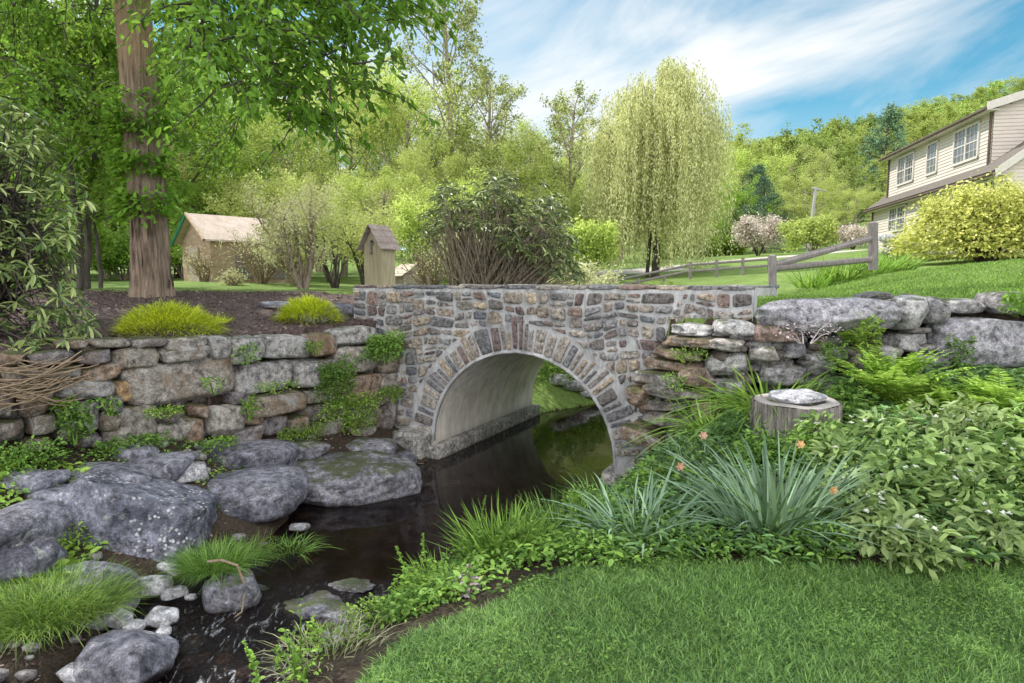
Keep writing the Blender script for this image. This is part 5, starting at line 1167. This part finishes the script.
# rhododendron at the left edge
def rhodo(name, loc, stems, n_end, whorl, L_, leafm, barkm, label, g, reach, jitter=.25, cat='shrub', wood_r=.02):
    e = empty(name, tuple(loc)); w = MB(); f = MB(); A = []; D = []
    ends = reach(n_end); 
    for en in ends:
        s_ = stems[g.integers(len(stems))]; m1 = s_+(en-s_)*.5+np.array([0, 0, -.1])+g.normal(0, jitter*.4, 3); t = np.linspace(0, 1, 7)[:, None]
        c = (1-t)**2*s_+2*t*(1-t)*m1+t*t*en+g.normal(0, .012, (7, 3)); tube(w, c, np.linspace(wood_r*.6, .004, 7), 4, cap=False)
        ax = unit(c[-1]-c[-2]+np.array([0, 0, .3])); a0 = g.uniform(0, 6.28); s = unit(np.cross(ax, [.1, .2, 1.])); u_ = np.cross(ax, s)
        for j in range(whorl):
            a = a0+j*6.283/whorl+g.normal(0, .2); A.append(c[-1]-ax*g.uniform(0, .07)); D.append(s*math.cos(a)+u_*math.sin(a)+ax*g.uniform(-.3, .5)+np.array([0, 0, -.25]))
    A = np.array(A); D = np.array(D); l = g.uniform(.7, 1.1, len(A))*L_; leaves(f, A, D, g.normal(0, .2, (len(A), 3))+np.array([0, 0, 1.]), l, l*.30, True, .12)
    w.build('branches', M[barkm], e, True); f.build('foliage', M[leafm], e); return tag(e, label, cat)
r0 = P(-30, 340, 6.2); r0[2] = H(r0[0], r0[1])
def reach1(n):
    o = []
    while len(o) < n:
        x, y = g.uniform(-90, 100), g.uniform(88, 350); lim = np.interp(y, [88, 130, 200, 250, 300, 350], [18, 62, 98, 80, 98, 105])
        if x < lim-8: o.append(P(x, y, g.uniform(5.3, 6.6) if y > 300 else g.uniform(5.2, 6.8))-r0)
    return o
rhodo('rhododendron', r0, [np.array([-.2, 0, .2]), np.array([.1, .2, .3]), np.array([.3, 0, .5]), np.array([.1, .1, 1.2]), np.array([.3, .1, 1.6])], 430, 8, .125, 'rhodo', 'bark2', 'rhododendron with pale leathery leaves hanging over the left wall end', g, reach1)
# shrub right behind the bridge
c0 = P(500, 282, 13.5); c0[2] = H(c0[0], c0[1])
def reach2(n):
    o = []
    while len(o) < n:
        x, y = g.uniform(405, 582), g.uniform(168, 282); top = np.interp(x, [405, 430, 470, 505, 545, 570, 582], [235, 205, 182, 170, 195, 225, 260]); bot = np.interp(x, [405, 470, 520, 582], [240, 225, 262, 283])
        top += 14*math.sin(x*.11)+g.normal(0, 7)
        if top < y < bot: o.append(P(x, y, g.uniform(12.4, 14.6))-c0)
    return o
rhodo('rhododendron', c0, [np.array([-.2, 0, -.05]), np.array([-.5, 0, -.05]), np.array([.1, .1, -.05]), np.array([.5, 0, 0]), np.array([-.9, .1, -.1])], 620, 8, .19, 'rhodo2', 'bark3', 'wide dark green rhododendron with bare pale stems behind the parapet', g, reach2, wood_r=.035)
# open multi-stem shrubs and small trees behind the wall
def shrub(px, py, Yd, hw, topy, n, L_, mat, label, barkm='bark3', stems=9, wr=.55, lev=2, group=None, flatb=None, r=.03, cat='shrub', name='shrub'):
    b0 = P(px, py, Yd); b0[2] = H(b0[0], b0[1]); hg = P(px, topy, Yd)[2]-b0[2]; ww = hw/F*Yd; L_ = L_*.68; n = int(n*1.7); e = empty(name, tuple(b0)); w = MB(); tp = []
    sp = dict(SP); sp.update(wander=[.1, .12, .15, .2], up=[.03, .03, .02, 0], nc=[7, 6, 5], start=[.3, .3, .2], ang=[.6, .7, .8], len=[.6, .55, .5], minr=.004, shape=lambda t: 1-.3*t)
    for i in range(stems):
        a = 6.283*i/stems+g.normal(0, .3); tl = math.atan2(ww, hg)*g.uniform(.4, 1.0); d = np.array([math.cos(a)*math.sin(tl), math.sin(a)*math.sin(tl), math.cos(tl)])
        grow(w, tp, g, np.array([math.cos(a)*.05, math.sin(a)*.05, -.05]), d, math.hypot(ww*math.sin(tl), hg)*.72, r, 0 if lev == 3 else 1, 3 if lev >= 2 else 2, sp)
    if flatb is not None: tp = [q for q in tp if q[0][-1][2] > flatb*hg] or tp
    f = MB(); foliage(f, tp, g, n, L_, wr, .06+.01*Yd/4); w.build('stems', M[barkm], e, True); f.build('foliage', M[mat], e); return tag(e, label, cat, group)
shrub(368, 284, 13, 50, 192, 2600, .10, 'wood1', 'multi stemmed small tree behind the bird house with dark bare stems', 'bark2', 8, name='small_tree', cat='tree')
shrub(335, 284, 15, 45, 175, 3000, .10, 'wood1', 'dark stemmed small tree between leaning trunk and bird house', 'bark2', 8, name='small_tree', cat='tree')
e = shrub(303, 286, 12.5, 60, 165, 3000, .10, 'pale', 'small tree with a pale trunk leaning left in front of the shed', 'bark3', 6, name='small_tree', cat='tree', r=.05)
for i, (px, Yd, hw, ty, m_, lb) in enumerate([(292, 17, 30, 205, 'pale', 'pale brushy shrub at the right end of the shed'), (330, 21, 55, 190, 'pale', 'pale shrub between the shed and the bird house'), (420, 20, 60, 185, 'wood1', 'light green shrub behind the bird house'), (460, 19, 40, 215, 'pale', 'pale twiggy shrub at the left of the dark rhododendron'), (590, 22, 40, 215, 'wood1', 'light green shrub between rhododendron and willow'), (575, 18, 25, 248, 'pale', 'low pale shrub at the right end of the rhododendron'), (150, 20, 60, 225, 'thin', 'light green shrub behind the big trunk'), (40, 22, 70, 220, 'thin', 'green undergrowth shrub at the left background'), (495, 24, 70, 165, 'wood1', 'tall light shrub behind the dark rhododendron'), (275, 23, 70, 165, 'wood1', 'tall light shrub behind the shed'), (370, 25, 70, 160, 'pale', 'tall pale shrub behind the small trees'), (560, 28, 60, 170, 'wood1', 'tall light shrub left of the willow'), (105, 26, 70, 190, 'wood1', 'light shrub in the lawn beyond the big trunk'), (75, 17, 50, 205, 'thin', 'green shrub right behind the thin dark stems'), (185, 22, 45, 200, 'fresh', 'bright green shrub right of the big trunk'), (225, 24, 60, 190, 'thin', 'green shrub above the left end of the shed roof'), (-20, 16, 60, 200, 'thin', 'green shrub behind the rhododendron at the left border'), (125, 19, 40, 225, 'fresh', 'bright low shrub left of the big trunk foot'), (690, 45, 40, 235, 'woodg', 'round green shrub behind the willow'), (812, 34, 34, 214, 'wood1', 'round light green shrub left of the fence'), (725, 46, 30, 245, 'woodg', 'dark shrub at the right edge of the willow')]):
    shrub(px, 283, Yd, hw, ty, 6500 if m_ != 'pale' else 4500, .007*Yd+.02, m_, lb, stems=10)
shrub(757, 272, 38, 32, 212, 6000, .22, 'pink', 'pale pink flowering tree beyond the lawn', 'bark2', 8, name='flowering_tree', cat='tree')
shrub(852, 262, 34, 17, 222, 2500, .18, 'pink', 'smaller pink flowering tree behind the taller fence post', 'bark2', 6, name='flowering_tree', cat='tree')
mp = shrub(985, 262, 17.5, 84, 182, 12000, .13, 'maple', 'yellow green spreading bush in front of the house', 'bark2', 14, flatb=.28, r=.05)
# fill the bush into a wide dome of leaf layers
f = MB(); n = 15000; b0 = np.array(mp.location); a = g.uniform(0, 6.28, n); r_ = np.sqrt(g.random(n)); zz = g.random(n); hg = P(965, 178, 17.5)[2]-b0[2]
dome = np.sqrt(np.clip(1-(r_*.97)**2, 0, 1)); lay = np.round(zz*6)/6+g.normal(0, .02, n); p = np.stack([r_*np.cos(a)*2.35*(1+.25*sinn(a*2, lay*3, 3, 4)), r_*np.sin(a)*1.7, hg*(.07+.89*np.clip(lay, 0, 1)*dome*(1+.22*sinn(a*2, r_*4, 3, 6)))], 1)
leaves(f, p, np.stack([np.cos(a), np.sin(a), -.2+0*a], 1)+g.normal(0, .5, (n, 3)), g.normal(0, .35, (n, 3))+np.array([0, 0, 1.]), g.uniform(.08, .15, n), .07); f.build('foliage', M['maple'], mp)

for i, (px, Yd, hw, ty, n_, lb) in enumerate([(205, 17, 30, 245, 250, 'tangle of bare pale twigs before the shed gable'), (262, 16.5, 46, 215, 420, 'tangle of bare pale twigs before the long side of the shed'), (296, 16, 34, 208, 800, 'bare pale brush at the right corner of the shed'), (232, 15, 14, 270, 120, 'low dry brush in front of the shed'), (430, 15, 30, 235, 500, 'dry brush between birdhouse and dark rhododendron')]):
    shrub(px, 284, Yd, hw, ty, n_, .09, 'pale', lb, 'twig', stems=22, r=.025)

# willow
wb = P(655, 279, 25); wb[2] = H(wb[0], wb[1]); wl = empty('weeping_willow', tuple(wb)); tag(wl, 'pale green weeping willow with drooping strands on the far lawn', 'tree')
w = MB(); f = MB(); tube(w, [(0, 0, -.2), (.03, 0, 1.2), (-.05, 0, 2.5), (0, 0, 4)], [.17, .14, .12, .10], 10); hgt = P(655, 56, 25)[2]-wb[2]
tube(w, [(-.3, .2, -.2), (-.2, .1, 1.5), (-.35, 0, 3.2)], [.08, .07, .05], 8)
A = []; D = []
for i in range(26):
    a = i*2.4; r_ = 2.5*math.sqrt((i+1)/26); e3 = np.array([math.cos(a)*r_, math.sin(a)*r_, hgt*(.96-.30*(r_/2.5)**2)+g.normal(0, .25)]); t = np.linspace(0, 1, 9)[:, None]
    c = np.array([0, 0, 2.0])*(1-t)+e3*t+np.array([0, 0, 1.])*.9*np.sin(t*math.pi)*(1-r_/5)+g.normal(0, .05, (9, 3)); tube(w, c, np.linspace(.08, .015, 9), 5, cap=False)
    lobe = .8+.35*g.random()
    for j in range(int(105*lobe)):
        q = c[g.integers(3, 9)]+g.normal(0, .30, 3)*np.array([1, 1, .6]); q[2] = min(q[2], hgt*(.99-.03*(q[0]**2+q[1]**2)-.10*(1-lobe))+g.normal(0, .2))
        rr_ = math.hypot(q[0], q[1])
        if rr_ > 3.0: continue
        ln = g.uniform(1.0, 4.6)*(1.2 if rr_ > 1.2 else .7); ln = min(ln, q[2]-.5); m = 34; t2 = np.linspace(0, 1, m)[:, None]; o = unit(np.array([q[0], q[1], .01]))
        s_ = q+o*.35*np.sqrt(t2)-np.array([0, 0, 1.])*ln*t2**1.15+g.normal(0, .015, (m, 3)); A.append(s_); A.append(s_+g.normal(0, .05, (m, 3)))
        for _ in range(2): D.append(np.tile([0, 0, -1.], (m, 1))+g.normal(0, .45, (m, 3)))
A = np.concatenate(A); D = np.concatenate(D); leaves(f, A, D, g.normal(size=A.shape), g.uniform(.08, .17, len(A)), .038)
w.build('trunk', M['bark2'], wl, True); f.build('crown', M['willow'], wl)

# ------------------------------------------------------------------ house
ha = R(10.7); hd = np.array([math.sin(ha), math.cos(ha)]); hr = np.array([math.cos(ha), -math.sin(ha)]); HF = np.array([.5687*39, 39.])
house = empty('house', (HF[0], HF[1], 0)); tag(house, 'two storey cream clapboard house with white windows on the slope', 'house')
def HP(s, w_, z):            # s: along the facade towards the viewer, w: into the house
    q = -hd*s+hr*w_; return np.array([q[0], q[1], z])
def s_at(px, off=0):
    r_ = (px-512)/F*(1/ (cp))*1.0; r_ = (px-512)/F/cp*1.0
    r_ = (px-512)/F
    return ((HF[0]+hr[0]*off)-r_*(HF[1]+hr[1]*off))/(hd[0]-r_*hd[1])
def lap_wall(name, pts_fn, s0, s1, z0, z1, nrm, top=None, pitch=.155):
    mb = MB(); z = z0; n3 = np.array([nrm[0], nrm[1], 0]); i = 0
    while z < z1-1e-3:
        zt = min(z+pitch, z1)
        a0, a1 = (s0, s1) if top is None else top(z, zt, s0, s1)
        if a1-a0 > .02:
            p = [pts_fn(a0, z)+n3*.03, pts_fn(a1, z)+n3*.03, pts_fn(a1, zt)+n3*.004, pts_fn(a0, zt)+n3*.004, pts_fn(a0, z), pts_fn(a1, z)]
            mb.add(p, [(0, 1, 2, 3), (4, 5, 1, 0)])
        z = zt
    return mb.build(name, M['siding'], house)
SL = 13.6; Wd_ = 9.0; ZL, ZU, ZB = 6.1, 9.05, 3.0; SET = .45; S0u, S1u = .9, 11.8
lap_wall('wall', lambda s, z: HP(s, 0, z), 0, SL, ZB, ZL-.1, -hr)
lap_wall('wall', lambda s, z: HP(s, SET, z), S0u, S1u, ZL+.2, ZU, -hr)
tanm = math.tan(R(37)); tanu = math.tan(R(17)); RID = Wd_/2
lap_wall('wall', lambda w_, z: HP(SL, w_, z), 0, Wd_, ZB, ZL+RID*tanm, -hd, top=lambda z, zt, a, b: (max(0, (zt-ZL)/tanm), min(Wd_, Wd_-(zt-ZL)/tanm)) if zt > ZL else (a, b))
lap_wall('wall', lambda w_, z: HP(S1u, w_, z), SET, RID+1.5, ZL+.2, ZU+1.8, -hd, top=lambda z, zt, a, b: (SET+max(0, (zt-ZU)/tanu), b))
lap_wall('wall', lambda w_, z: HP(0, w_, z), 0, Wd_, ZB, ZL, hd)
def quadprism(name, pts, thick, mat, parent=house):
    mb = MB(); p = [np.array(q, float) for q in pts]; n = unit(np.cross(p[1]-p[0], p[2]-p[0])); mb.add(p+[q-n*thick for q in p], [(0, 1, 2, 3), (7, 6, 5, 4), (0, 4, 5, 1), (1, 5, 6, 2), (2, 6, 7, 3), (3, 7, 4, 0)]); return mb.build(name, M[mat], parent)
e0, e1 = -.3, SL+.3
roof = quadprism('roof', [HP(e0, -.35, ZL-.35*tanm*.6+.12), HP(e1, -.35, ZL-.35*tanm*.6+.12), HP(e1, RID, ZL+RID*tanm+.12), HP(e0, RID, ZL+RID*tanm+.12)], .12, 'shingle')
quadprism('roof', [HP(e0, RID, ZL+RID*tanm+.12), HP(e1, RID, ZL+RID*tanm+.12), HP(e1, Wd_+.35, ZL-.2), HP(e0, Wd_+.35, ZL-.2)], .12, 'shingle')
quadprism('roof', [HP(S0u-.3, SET-.4, ZU-.06), HP(S1u+.3, SET-.4, ZU-.06), HP(S1u+.3, RID+1.5, ZU-.06+(RID+1.9-SET)*tanu), HP(S0u-.3, RID+1.5, ZU-.06+(RID+1.9-SET)*tanu)], .10, 'shingle')
for (a, b, z, sl) in ((e1+.02, -.38, ZL-.34, tanm), (S1u+.32, SET-.42, ZU-.26, tanu)):      # rake boards
    L_ = RID-b+(1.5 if sl == tanu else 0); quadprism('rake_board', [HP(a, b, z), HP(a, b+L_, z+L_*sl), HP(a, b+L_, z+L_*sl+.34), HP(a, b, z+.34)], .04, 'white')
for (a, b, w_, z) in ((e0, e1, -.36, ZL-.20), (S0u-.3, S1u+.3, SET-.42, ZU-.20)):
    mb = MB(); p0, p1 = HP(a, w_-.06, z), HP(b, w_-.06, z); tube(mb, [p0, p1], .07, 8); mb.build('gutter', M['trim'], house, True)
    quadprism('soffit', [HP(a, w_+.02, z-.02), HP(b, w_+.02, z-.02), HP(b, w_+.50, z-.02), HP(a, w_+.50, z-.02)], .03, 'white')
for (s_, w_, z0, z1) in ((S1u-.08, SET-.07, ZL+.3, ZU-.2), (S0u+.06, SET-.07, ZL+.3, ZU-.2), (.1, -.07, ZB, ZL-.25)):
    mb = MB(); tube(mb, [HP(s_, w_, z0), HP(s_, w_, z1)], .05, 6); mb.build('downpipe', M['trim'], house, True)
def window(sc_, wz0, wz1, width, off, double):
    mb = MB(); n3 = np.array([-hr[0], -hr[1], 0]); 
    R3 = np.array([[hd[0], hd[1], 0], [hr[0], hr[1], 0], [0, 0, 1]]); c = lambda s, z, o: HP(s, off, z)+n3*o
    zc_ = (wz0+wz1)/2; hh = wz1-wz0
    for s_ in (sc_-width/2, sc_+width/2)+((sc_,) if double else ()): box(mb, c(s_, zc_, .05), (.10, .08, hh+.1), R3)
    for z_ in (wz0, wz1): box(mb, c(sc_, z_, .055), (width+.10, .09, .10), R3)
    fr = mb.build('window', M['white'], house); mb = MB()
    halves = [(sc_-width/4, width/2), (sc_+width/4, width/2)] if double else [(sc_, width)]
    box(mb, c(sc_, zc_, .03), (width-.06, .02, hh-.04), R3); mb.build('pane', M['glass'], fr)
    mb = MB()
    for (cs, ws) in halves:
        box(mb, c(cs, zc_, .052), (ws-.1, .03, .055), R3)
        for k_ in (-1, 1): box(mb, c(cs+k_*ws/6, zc_, .047), (.022, .02, hh-.1), R3)
        for k_ in (-.25, .25): box(mb, c(cs, zc_+k_*hh, .047), (ws-.1, .02, .022), R3)
    mb.build('glazing_bar', M['white'], fr)
for (x0, x1, dbl) in ((890.6, 905.8, True), (918.8, 928.5, False), (944.5, 968, True)):
    a, b = s_at(x0, SET), s_at(x1, SET); a, b = -a if a < 0 else a, -b if b < 0 else b
    window((a+b)/2, 7.10, 8.62, abs(b-a), SET, dbl)
for (x0, x1, dbl) in ((884.7, 900.7, True), (914, 923.5, False), (940, 956, True), (975, 990, True)):
    a, b = abs(s_at(x0)), abs(s_at(x1)); window((a+b)/2, 4.45, 5.75, abs(b-a), 0, dbl)

# low pale garden wall and wooden gate below the house
gwb = P(975, 264, 20.5); gwb[2] = H(gwb[0], gwb[1]); gw = empty('garden_wall', tuple(gwb)); tag(gw, 'low pale stone garden wall at the foot of the house', 'wall')
mb = MB()
for i in range(150):
    u_ = g.uniform(-3.2, 2.5); rock(mb, (u_, u_*.1, g.uniform(-.1, .55)), (g.uniform(.3, .6), .4, g.uniform(.18, .3)), 8000+i, None, np.array((.55, .5, .46))*g.uniform(.8, 1.1), sub=2)
mb.build('stones', M['pebble'], gw, True)
gt = P(1003, 262, 19.5); gt[2] = H(gt[0], gt[1]); gte = empty('wooden_gate', tuple(gt)); tag(gte, 'small brown wooden gate under the yellow green bush', 'gate')
mb = MB(); box(mb, (-.32, 0, .3), (.09, .09, .8)); mb.build('post', M['trim'], gte); mb = MB(); box(mb, (.32, 0, .3), (.09, .09, .8)); mb.build('post', M['trim'], gte); mb = MB(); box(mb, (0, 0, .3), (.55, .03, .55)); mb.build('panel', M['shedwall'], gte)

# ------------------------------------------------------------------ split rail fence
def rough_post(mb, p0, p1, r, seed, k=10, top=.0, flat=.75):
    gg = np.random.default_rng(seed); p0, p1 = np.array(p0, float), np.array(p1, float); n = 9; t = np.linspace(0, 1, n); d = unit(p1-p0); s = unit(np.cross(d, [.3, 1, .2])); u_ = np.cross(d, s)
    rr = r*(1+gg.normal(0, .07, k)); V = []
    for i in range(n):
        for j in range(k):
            a = 6.283*j/k; q = rr[j]*(1+gg.normal(0, .03)); V.append(p0+(p1-p0)*t[i]+s*math.cos(a)*q+u_*math.sin(a)*q*flat)
    V.append(p1+d*top); mb.add(V, [(i*k+j, i*k+(j+1) % k, (i+1)*k+(j+1) % k, (i+1)*k+j) for i in range(n-1) for j in range(k)]+[((n-1)*k+j, (n-1)*k+(j+1) % k, n*k) for j in range(k)]+[tuple(range(k))[::-1]])
fa, fb = P(772.5, 294, 9.6), P(873, 262, 10.4); f0 = fa.copy(); fe = empty('rail_fence', tuple(f0)); tag(fe, 'short split rail fence section of two posts with one rail slumped', 'fence')
for (px, yt, yb, Yd, rr, sd__) in ((772.5, 256, 302, 9.6, .058, 1), (873, 223, 270, 10.4, .072, 2)):
    mb = MB(); rough_post(mb, P(px, yb, Yd)-f0, P(px, yt, Yd)-f0, rr, sd__, top=.03); mb.build('post', M['fence'], fe, False)
for (y0, y1, sd__) in ((265.5, 238.5, 3), (268.5, 259.5, 4)):
    mb = MB(); rough_post(mb, P(774, y0, 9.62)-f0, P(871, y1, 10.38)-f0, .052, sd__, flat=.7); mb.build('rail', M['fence'], fe, False)
# far low rail fences by the willow
for i, (x0, x1, Yd, lb) in enumerate(((612, 690, 21, 'low grey rail fence in front of the willow trunk'), (690, 768, 20, 'low grey rail fence right of the willow, behind the bridge end'))):
    b0 = P(x0, 280, Yd); b0[2] = H(b0[0], b0[1]); e = empty('rail_fence', tuple(b0)); tag(e, lb, 'fence'); ww = (x1-x0)/F*Yd; n = 3
    for j in range(n+1):
        x = ww*j/n; dz = H(b0[0]+x, b0[1])-b0[2]; mb = MB(); rough_post(mb, (x, 0, dz-.1), (x, 0, dz+.55), .05, j+9); mb.build('post', M['fence'], e)
    for zz in (.25, .45):
        mb = MB(); dz = H(b0[0]+ww, b0[1])-b0[2]; rough_post(mb, (0, 0, zz), (ww, 0, zz+dz), .035, 30); mb.build('rail', M['fence'], e)
# leaning grey pole
q = P(812, 222, 42); mb = MB(); z0 = H(q[0], q[1]); tube(mb, [(q[0]-.2, q[1], z0-.2), P(816, 187, 42)], [.13, .10], 8); tube(mb, [P(811, 188, 42), P(826, 191, 42)], .05, 6)
tag(mb.build('utility_pole', M['pole'], None, True), 'grey pole with a short crossarm leaning among the trees', 'pole')

# ------------------------------------------------------------------ shed, little white shed, bird house
def gabled(root, c, Wx, Ly, hw, hr_, rz, wallm, roofm, over=.15, trim=None, door=None):
    """gable faces local -y; W along x, L along y"""
    A3 = axes(rz); mb = MB(); x, y = Wx/2, Ly/2; T = lambda p: np.array(p)@A3
    V = [T(p) for p in [(-x, -y, -.3), (x, -y, -.3), (x, y, -.3), (-x, y, -.3), (-x, -y, hw), (x, -y, hw), (x, y, hw), (-x, y, hw), (0, -y, hr_), (0, y, hr_)]]
    mb.add(V, [(0, 1, 5, 4), (1, 2, 6, 5), (2, 3, 7, 6), (3, 0, 4, 7), (4, 5, 8), (6, 7, 9)]); mb.build('walls', M[wallm], root)
    for s_ in (-1, 1):
        k_ = (hr_-hw)/x; xo = s_*(x+over); zo = hw-over*k_; p = [T((xo, -y-over, zo+.03)), T((xo, y+over, zo+.03)), T((0, y+over, hr_+.03)), T((0, -y-over, hr_+.03))]
        q = [v+np.array([0, 0, .06*max(.3, Wx/3)]) for v in p]; mb = MB(); mb.add(p+q, [(0, 1, 2, 3), (7, 6, 5, 4), (0, 4, 5, 1), (1, 5, 6, 2), (2, 6, 7, 3), (3, 7, 4, 0)]); mb.build('roof', M[roofm], root)
    return A3, T
sb = P(246, 286, 18.5); sb[2] = H(sb[0], sb[1])-.05; shed = empty('shed', tuple(sb)); tag(shed, 'old low shed with pale roof half hidden by brush', 'shed')
A3, T = gabled(shed, None, 2.1, 2.7, 1.22, 1.86, R(-44), 'shedwall', 'shedroof', .2)
for (x_, w_, h_, nm, m_) in ((-.1, .7, 1.0, 'door', 'shedroof'),):
    mb = MB(); box(mb, T((x_, -1.38, h_/2)), (w_, .04, h_), A3); mb.build(nm, M[m_], shed)
mb = MB(); box(mb, T((1.08, .1, .5)), (.05, 1.6, .7), A3); mb.build('side_boards', M['fence'], shed)
for s_ in (-1, 1):
    mb = MB(); a, b = T((s_*1.22, -1.57, 1.14)), T((0, -1.57, 1.92)); tube(mb, [a, b], .045, 5); mb.build('barge_board', M['teal' if s_ < 0 else 'shedwall'], shed)
sb = P(409, 286, 16.5); sb[2] = H(sb[0], sb[1])-.05; s2 = empty('shed', tuple(sb)); tag(s2, 'small whitish hut right behind the bird house', 'shed')
gabled(s2, None, .75, .9, .40, .66, R(35), 'nestroof', 'shedroof', .06)
nb_ = P(380, 283, 8.72); nb_[2] = 1.24
nest = empty('birdhouse', tuple(nb_)); tag(nest, 'tall weathered wooden birdhouse with shingled gable roof on the bridge end', 'birdhouse')
hw_ = P(380, 245, 8.72)[2]-1.24; hr2 = P(380, 226.5, 8.72)[2]-1.24; rz = R(-38); W2, L2 = .36, .24; A3 = axes(rz); T = lambda p: np.array(p)@A3
mb = MB(); x, y = W2/2, L2/2
V = [T(p) for p in [(-x, -y, 0), (x, -y, 0), (x, -y, hw_), (0, -y, hr2-.015), (-x, -y, hw_)]]; Vb = [v+T((0, .02, 0)) for v in V]
mb.add(V+Vb, [(0, 1, 2, 3, 4), (9, 8, 7, 6, 5), (0, 5, 6, 1), (4, 9, 5, 0), (1, 6, 7, 2)]); mb.build('front_panel', M['nestwood'], nest)
mb = MB(); V = [T((p[0], p[1], p[2])) for p in [(-x, -y+.02, 0), (x, -y+.02, 0), (x, y, 0), (-x, y, 0), (-x, -y+.02, hw_), (x, -y+.02, hw_), (x, y, hw_), (-x, y, hw_), (0, y, hr2-.015)]]
mb.add(V, [(1, 2, 6, 5), (2, 3, 7, 8, 6), (3, 0, 4, 7)]); mb.build('side_panel', M['nestwood'], nest)
for s_ in (-1, 1):
    k_ = (hr2-hw_)/x
    for j in range(4):
        u0, u1 = 1.38-j*.345, 1.38-(j+1)*.345-.06; u1 = max(u1, 0)
        p = [T((s_*x*u0, -y-.07, hr2-k_*x*u0+.016+.010)), T((s_*x*u0, y+.05, hr2-k_*x*u0+.026)), T((s_*x*u1, y+.05, hr2-k_*x*u1+.006)), T((s_*x*u1, -y-.07, hr2-k_*x*u1+.006))]
        mb = MB(); mb.add(p+[v+np.array([0, 0, .014]) for v in p], [(0, 1, 2, 3), (7, 6, 5, 4), (0, 4, 5, 1), (1, 5, 6, 2), (2, 6, 7, 3), (3, 7, 4, 0)]); mb.build('roof_shingle', M['nestroof'], nest)
mb = MB(); hc = T((0, -y-.004, hw_+.03)); n = 20; a = np.arange(n)*6.283/n; mb.add([hc+T((.026*math.cos(t), 0, .026*math.sin(t))) for t in a], [tuple(range(n))]); mb.build('entrance_hole_shade', M['holeshade'], nest)  # flat black disc on the panel, its colour stands for the shade inside
mb = MB(); hc = T((0, -y-.012, hw_+.03)); tube(mb, [hc+T((.036*math.cos(t), 0, .036*math.sin(t))) for t in np.append(a, [6.283])], .008, 5, cap=False); mb.build('hole_rim', M['nestroof'], nest)
mb = MB(); tube(mb, [T((.01, -y-.0, hw_-.10)), T((.01, -y-.06, hw_-.10))], .008, 6); mb.build('perch', M['nestroof'], nest)
mb = MB(); box(mb, T((-.02, -y-.012, hw_-.05)), (.035, .02, .16), A3); mb.build('latch', M['fence'], nest)
# ------------------------------------------------------------------ light
SUN_EL, SUN_AZ = R(52), R(-58)          # azimuth clockwise from +Y
sunv = Vector((math.sin(SUN_AZ)*math.cos(SUN_EL), math.cos(SUN_AZ)*math.cos(SUN_EL), math.sin(SUN_EL)))
sl = bpy.data.lights.new('sun', 'SUN'); sl.energy = 5.5; sl.angle = R(.5); sl.color = (1, .95, .86)
so = bpy.data.objects.new('sun', sl); COL.objects.link(so); so.rotation_euler = (-sunv).to_track_quat('-Z', 'Y').to_euler(); so.location = (0, 0, 30)
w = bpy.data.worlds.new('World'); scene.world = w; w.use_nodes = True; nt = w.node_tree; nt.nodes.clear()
out = nt.nodes.new('ShaderNodeOutputWorld'); bg = nt.nodes.new('ShaderNodeBackground')
sky = nt.nodes.new('ShaderNodeTexSky'); sky.sky_type = 'NISHITA'; sky.sun_disc = False; sky.sun_elevation = SUN_EL; sky.sun_rotation = SUN_AZ % (2*math.pi); sky.air_density = 1.0; sky.dust_density = .6; sky.ozone_density = 1.0
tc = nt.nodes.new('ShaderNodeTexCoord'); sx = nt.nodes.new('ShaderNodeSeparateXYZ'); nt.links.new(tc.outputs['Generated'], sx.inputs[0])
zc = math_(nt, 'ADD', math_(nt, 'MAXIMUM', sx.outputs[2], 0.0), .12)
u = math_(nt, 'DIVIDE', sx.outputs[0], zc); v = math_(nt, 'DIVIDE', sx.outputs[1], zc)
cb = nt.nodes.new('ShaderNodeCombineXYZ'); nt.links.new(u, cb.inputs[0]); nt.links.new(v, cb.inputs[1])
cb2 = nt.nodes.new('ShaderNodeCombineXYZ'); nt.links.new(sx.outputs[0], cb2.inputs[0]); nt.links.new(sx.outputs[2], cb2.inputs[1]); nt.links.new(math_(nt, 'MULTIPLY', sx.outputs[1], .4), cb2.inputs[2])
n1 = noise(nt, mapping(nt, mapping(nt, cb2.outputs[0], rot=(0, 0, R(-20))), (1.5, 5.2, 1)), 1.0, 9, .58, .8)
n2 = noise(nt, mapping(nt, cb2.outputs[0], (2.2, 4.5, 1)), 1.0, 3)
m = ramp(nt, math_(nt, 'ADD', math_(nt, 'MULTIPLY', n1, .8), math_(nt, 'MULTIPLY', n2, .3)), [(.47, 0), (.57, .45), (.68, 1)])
back = ramp(nt, math_(nt, 'ADD', math_(nt, 'MULTIPLY', sx.outputs[1], -.5), .5), [(.40, 0), (.62, 1)]); m = math_(nt, 'MAXIMUM', m, math_(nt, 'MULTIPLY', back, .9))  # unseen bright cloud cover added behind the camera as fill light
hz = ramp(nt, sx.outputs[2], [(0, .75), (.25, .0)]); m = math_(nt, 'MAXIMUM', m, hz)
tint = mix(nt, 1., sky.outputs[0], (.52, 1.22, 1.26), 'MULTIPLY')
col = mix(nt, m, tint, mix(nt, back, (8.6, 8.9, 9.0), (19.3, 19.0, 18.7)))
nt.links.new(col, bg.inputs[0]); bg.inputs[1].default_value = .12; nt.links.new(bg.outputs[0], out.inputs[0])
scene.view_settings.view_transform = 'Standard'; scene.view_settings.look = 'None'; scene.view_settings.exposure = 0; scene.view_settings.gamma = 1.12
scene.cycles.max_bounces = 8; scene.cycles.transparent_max_bounces = 8; scene.cycles.diffuse_bounces = 2
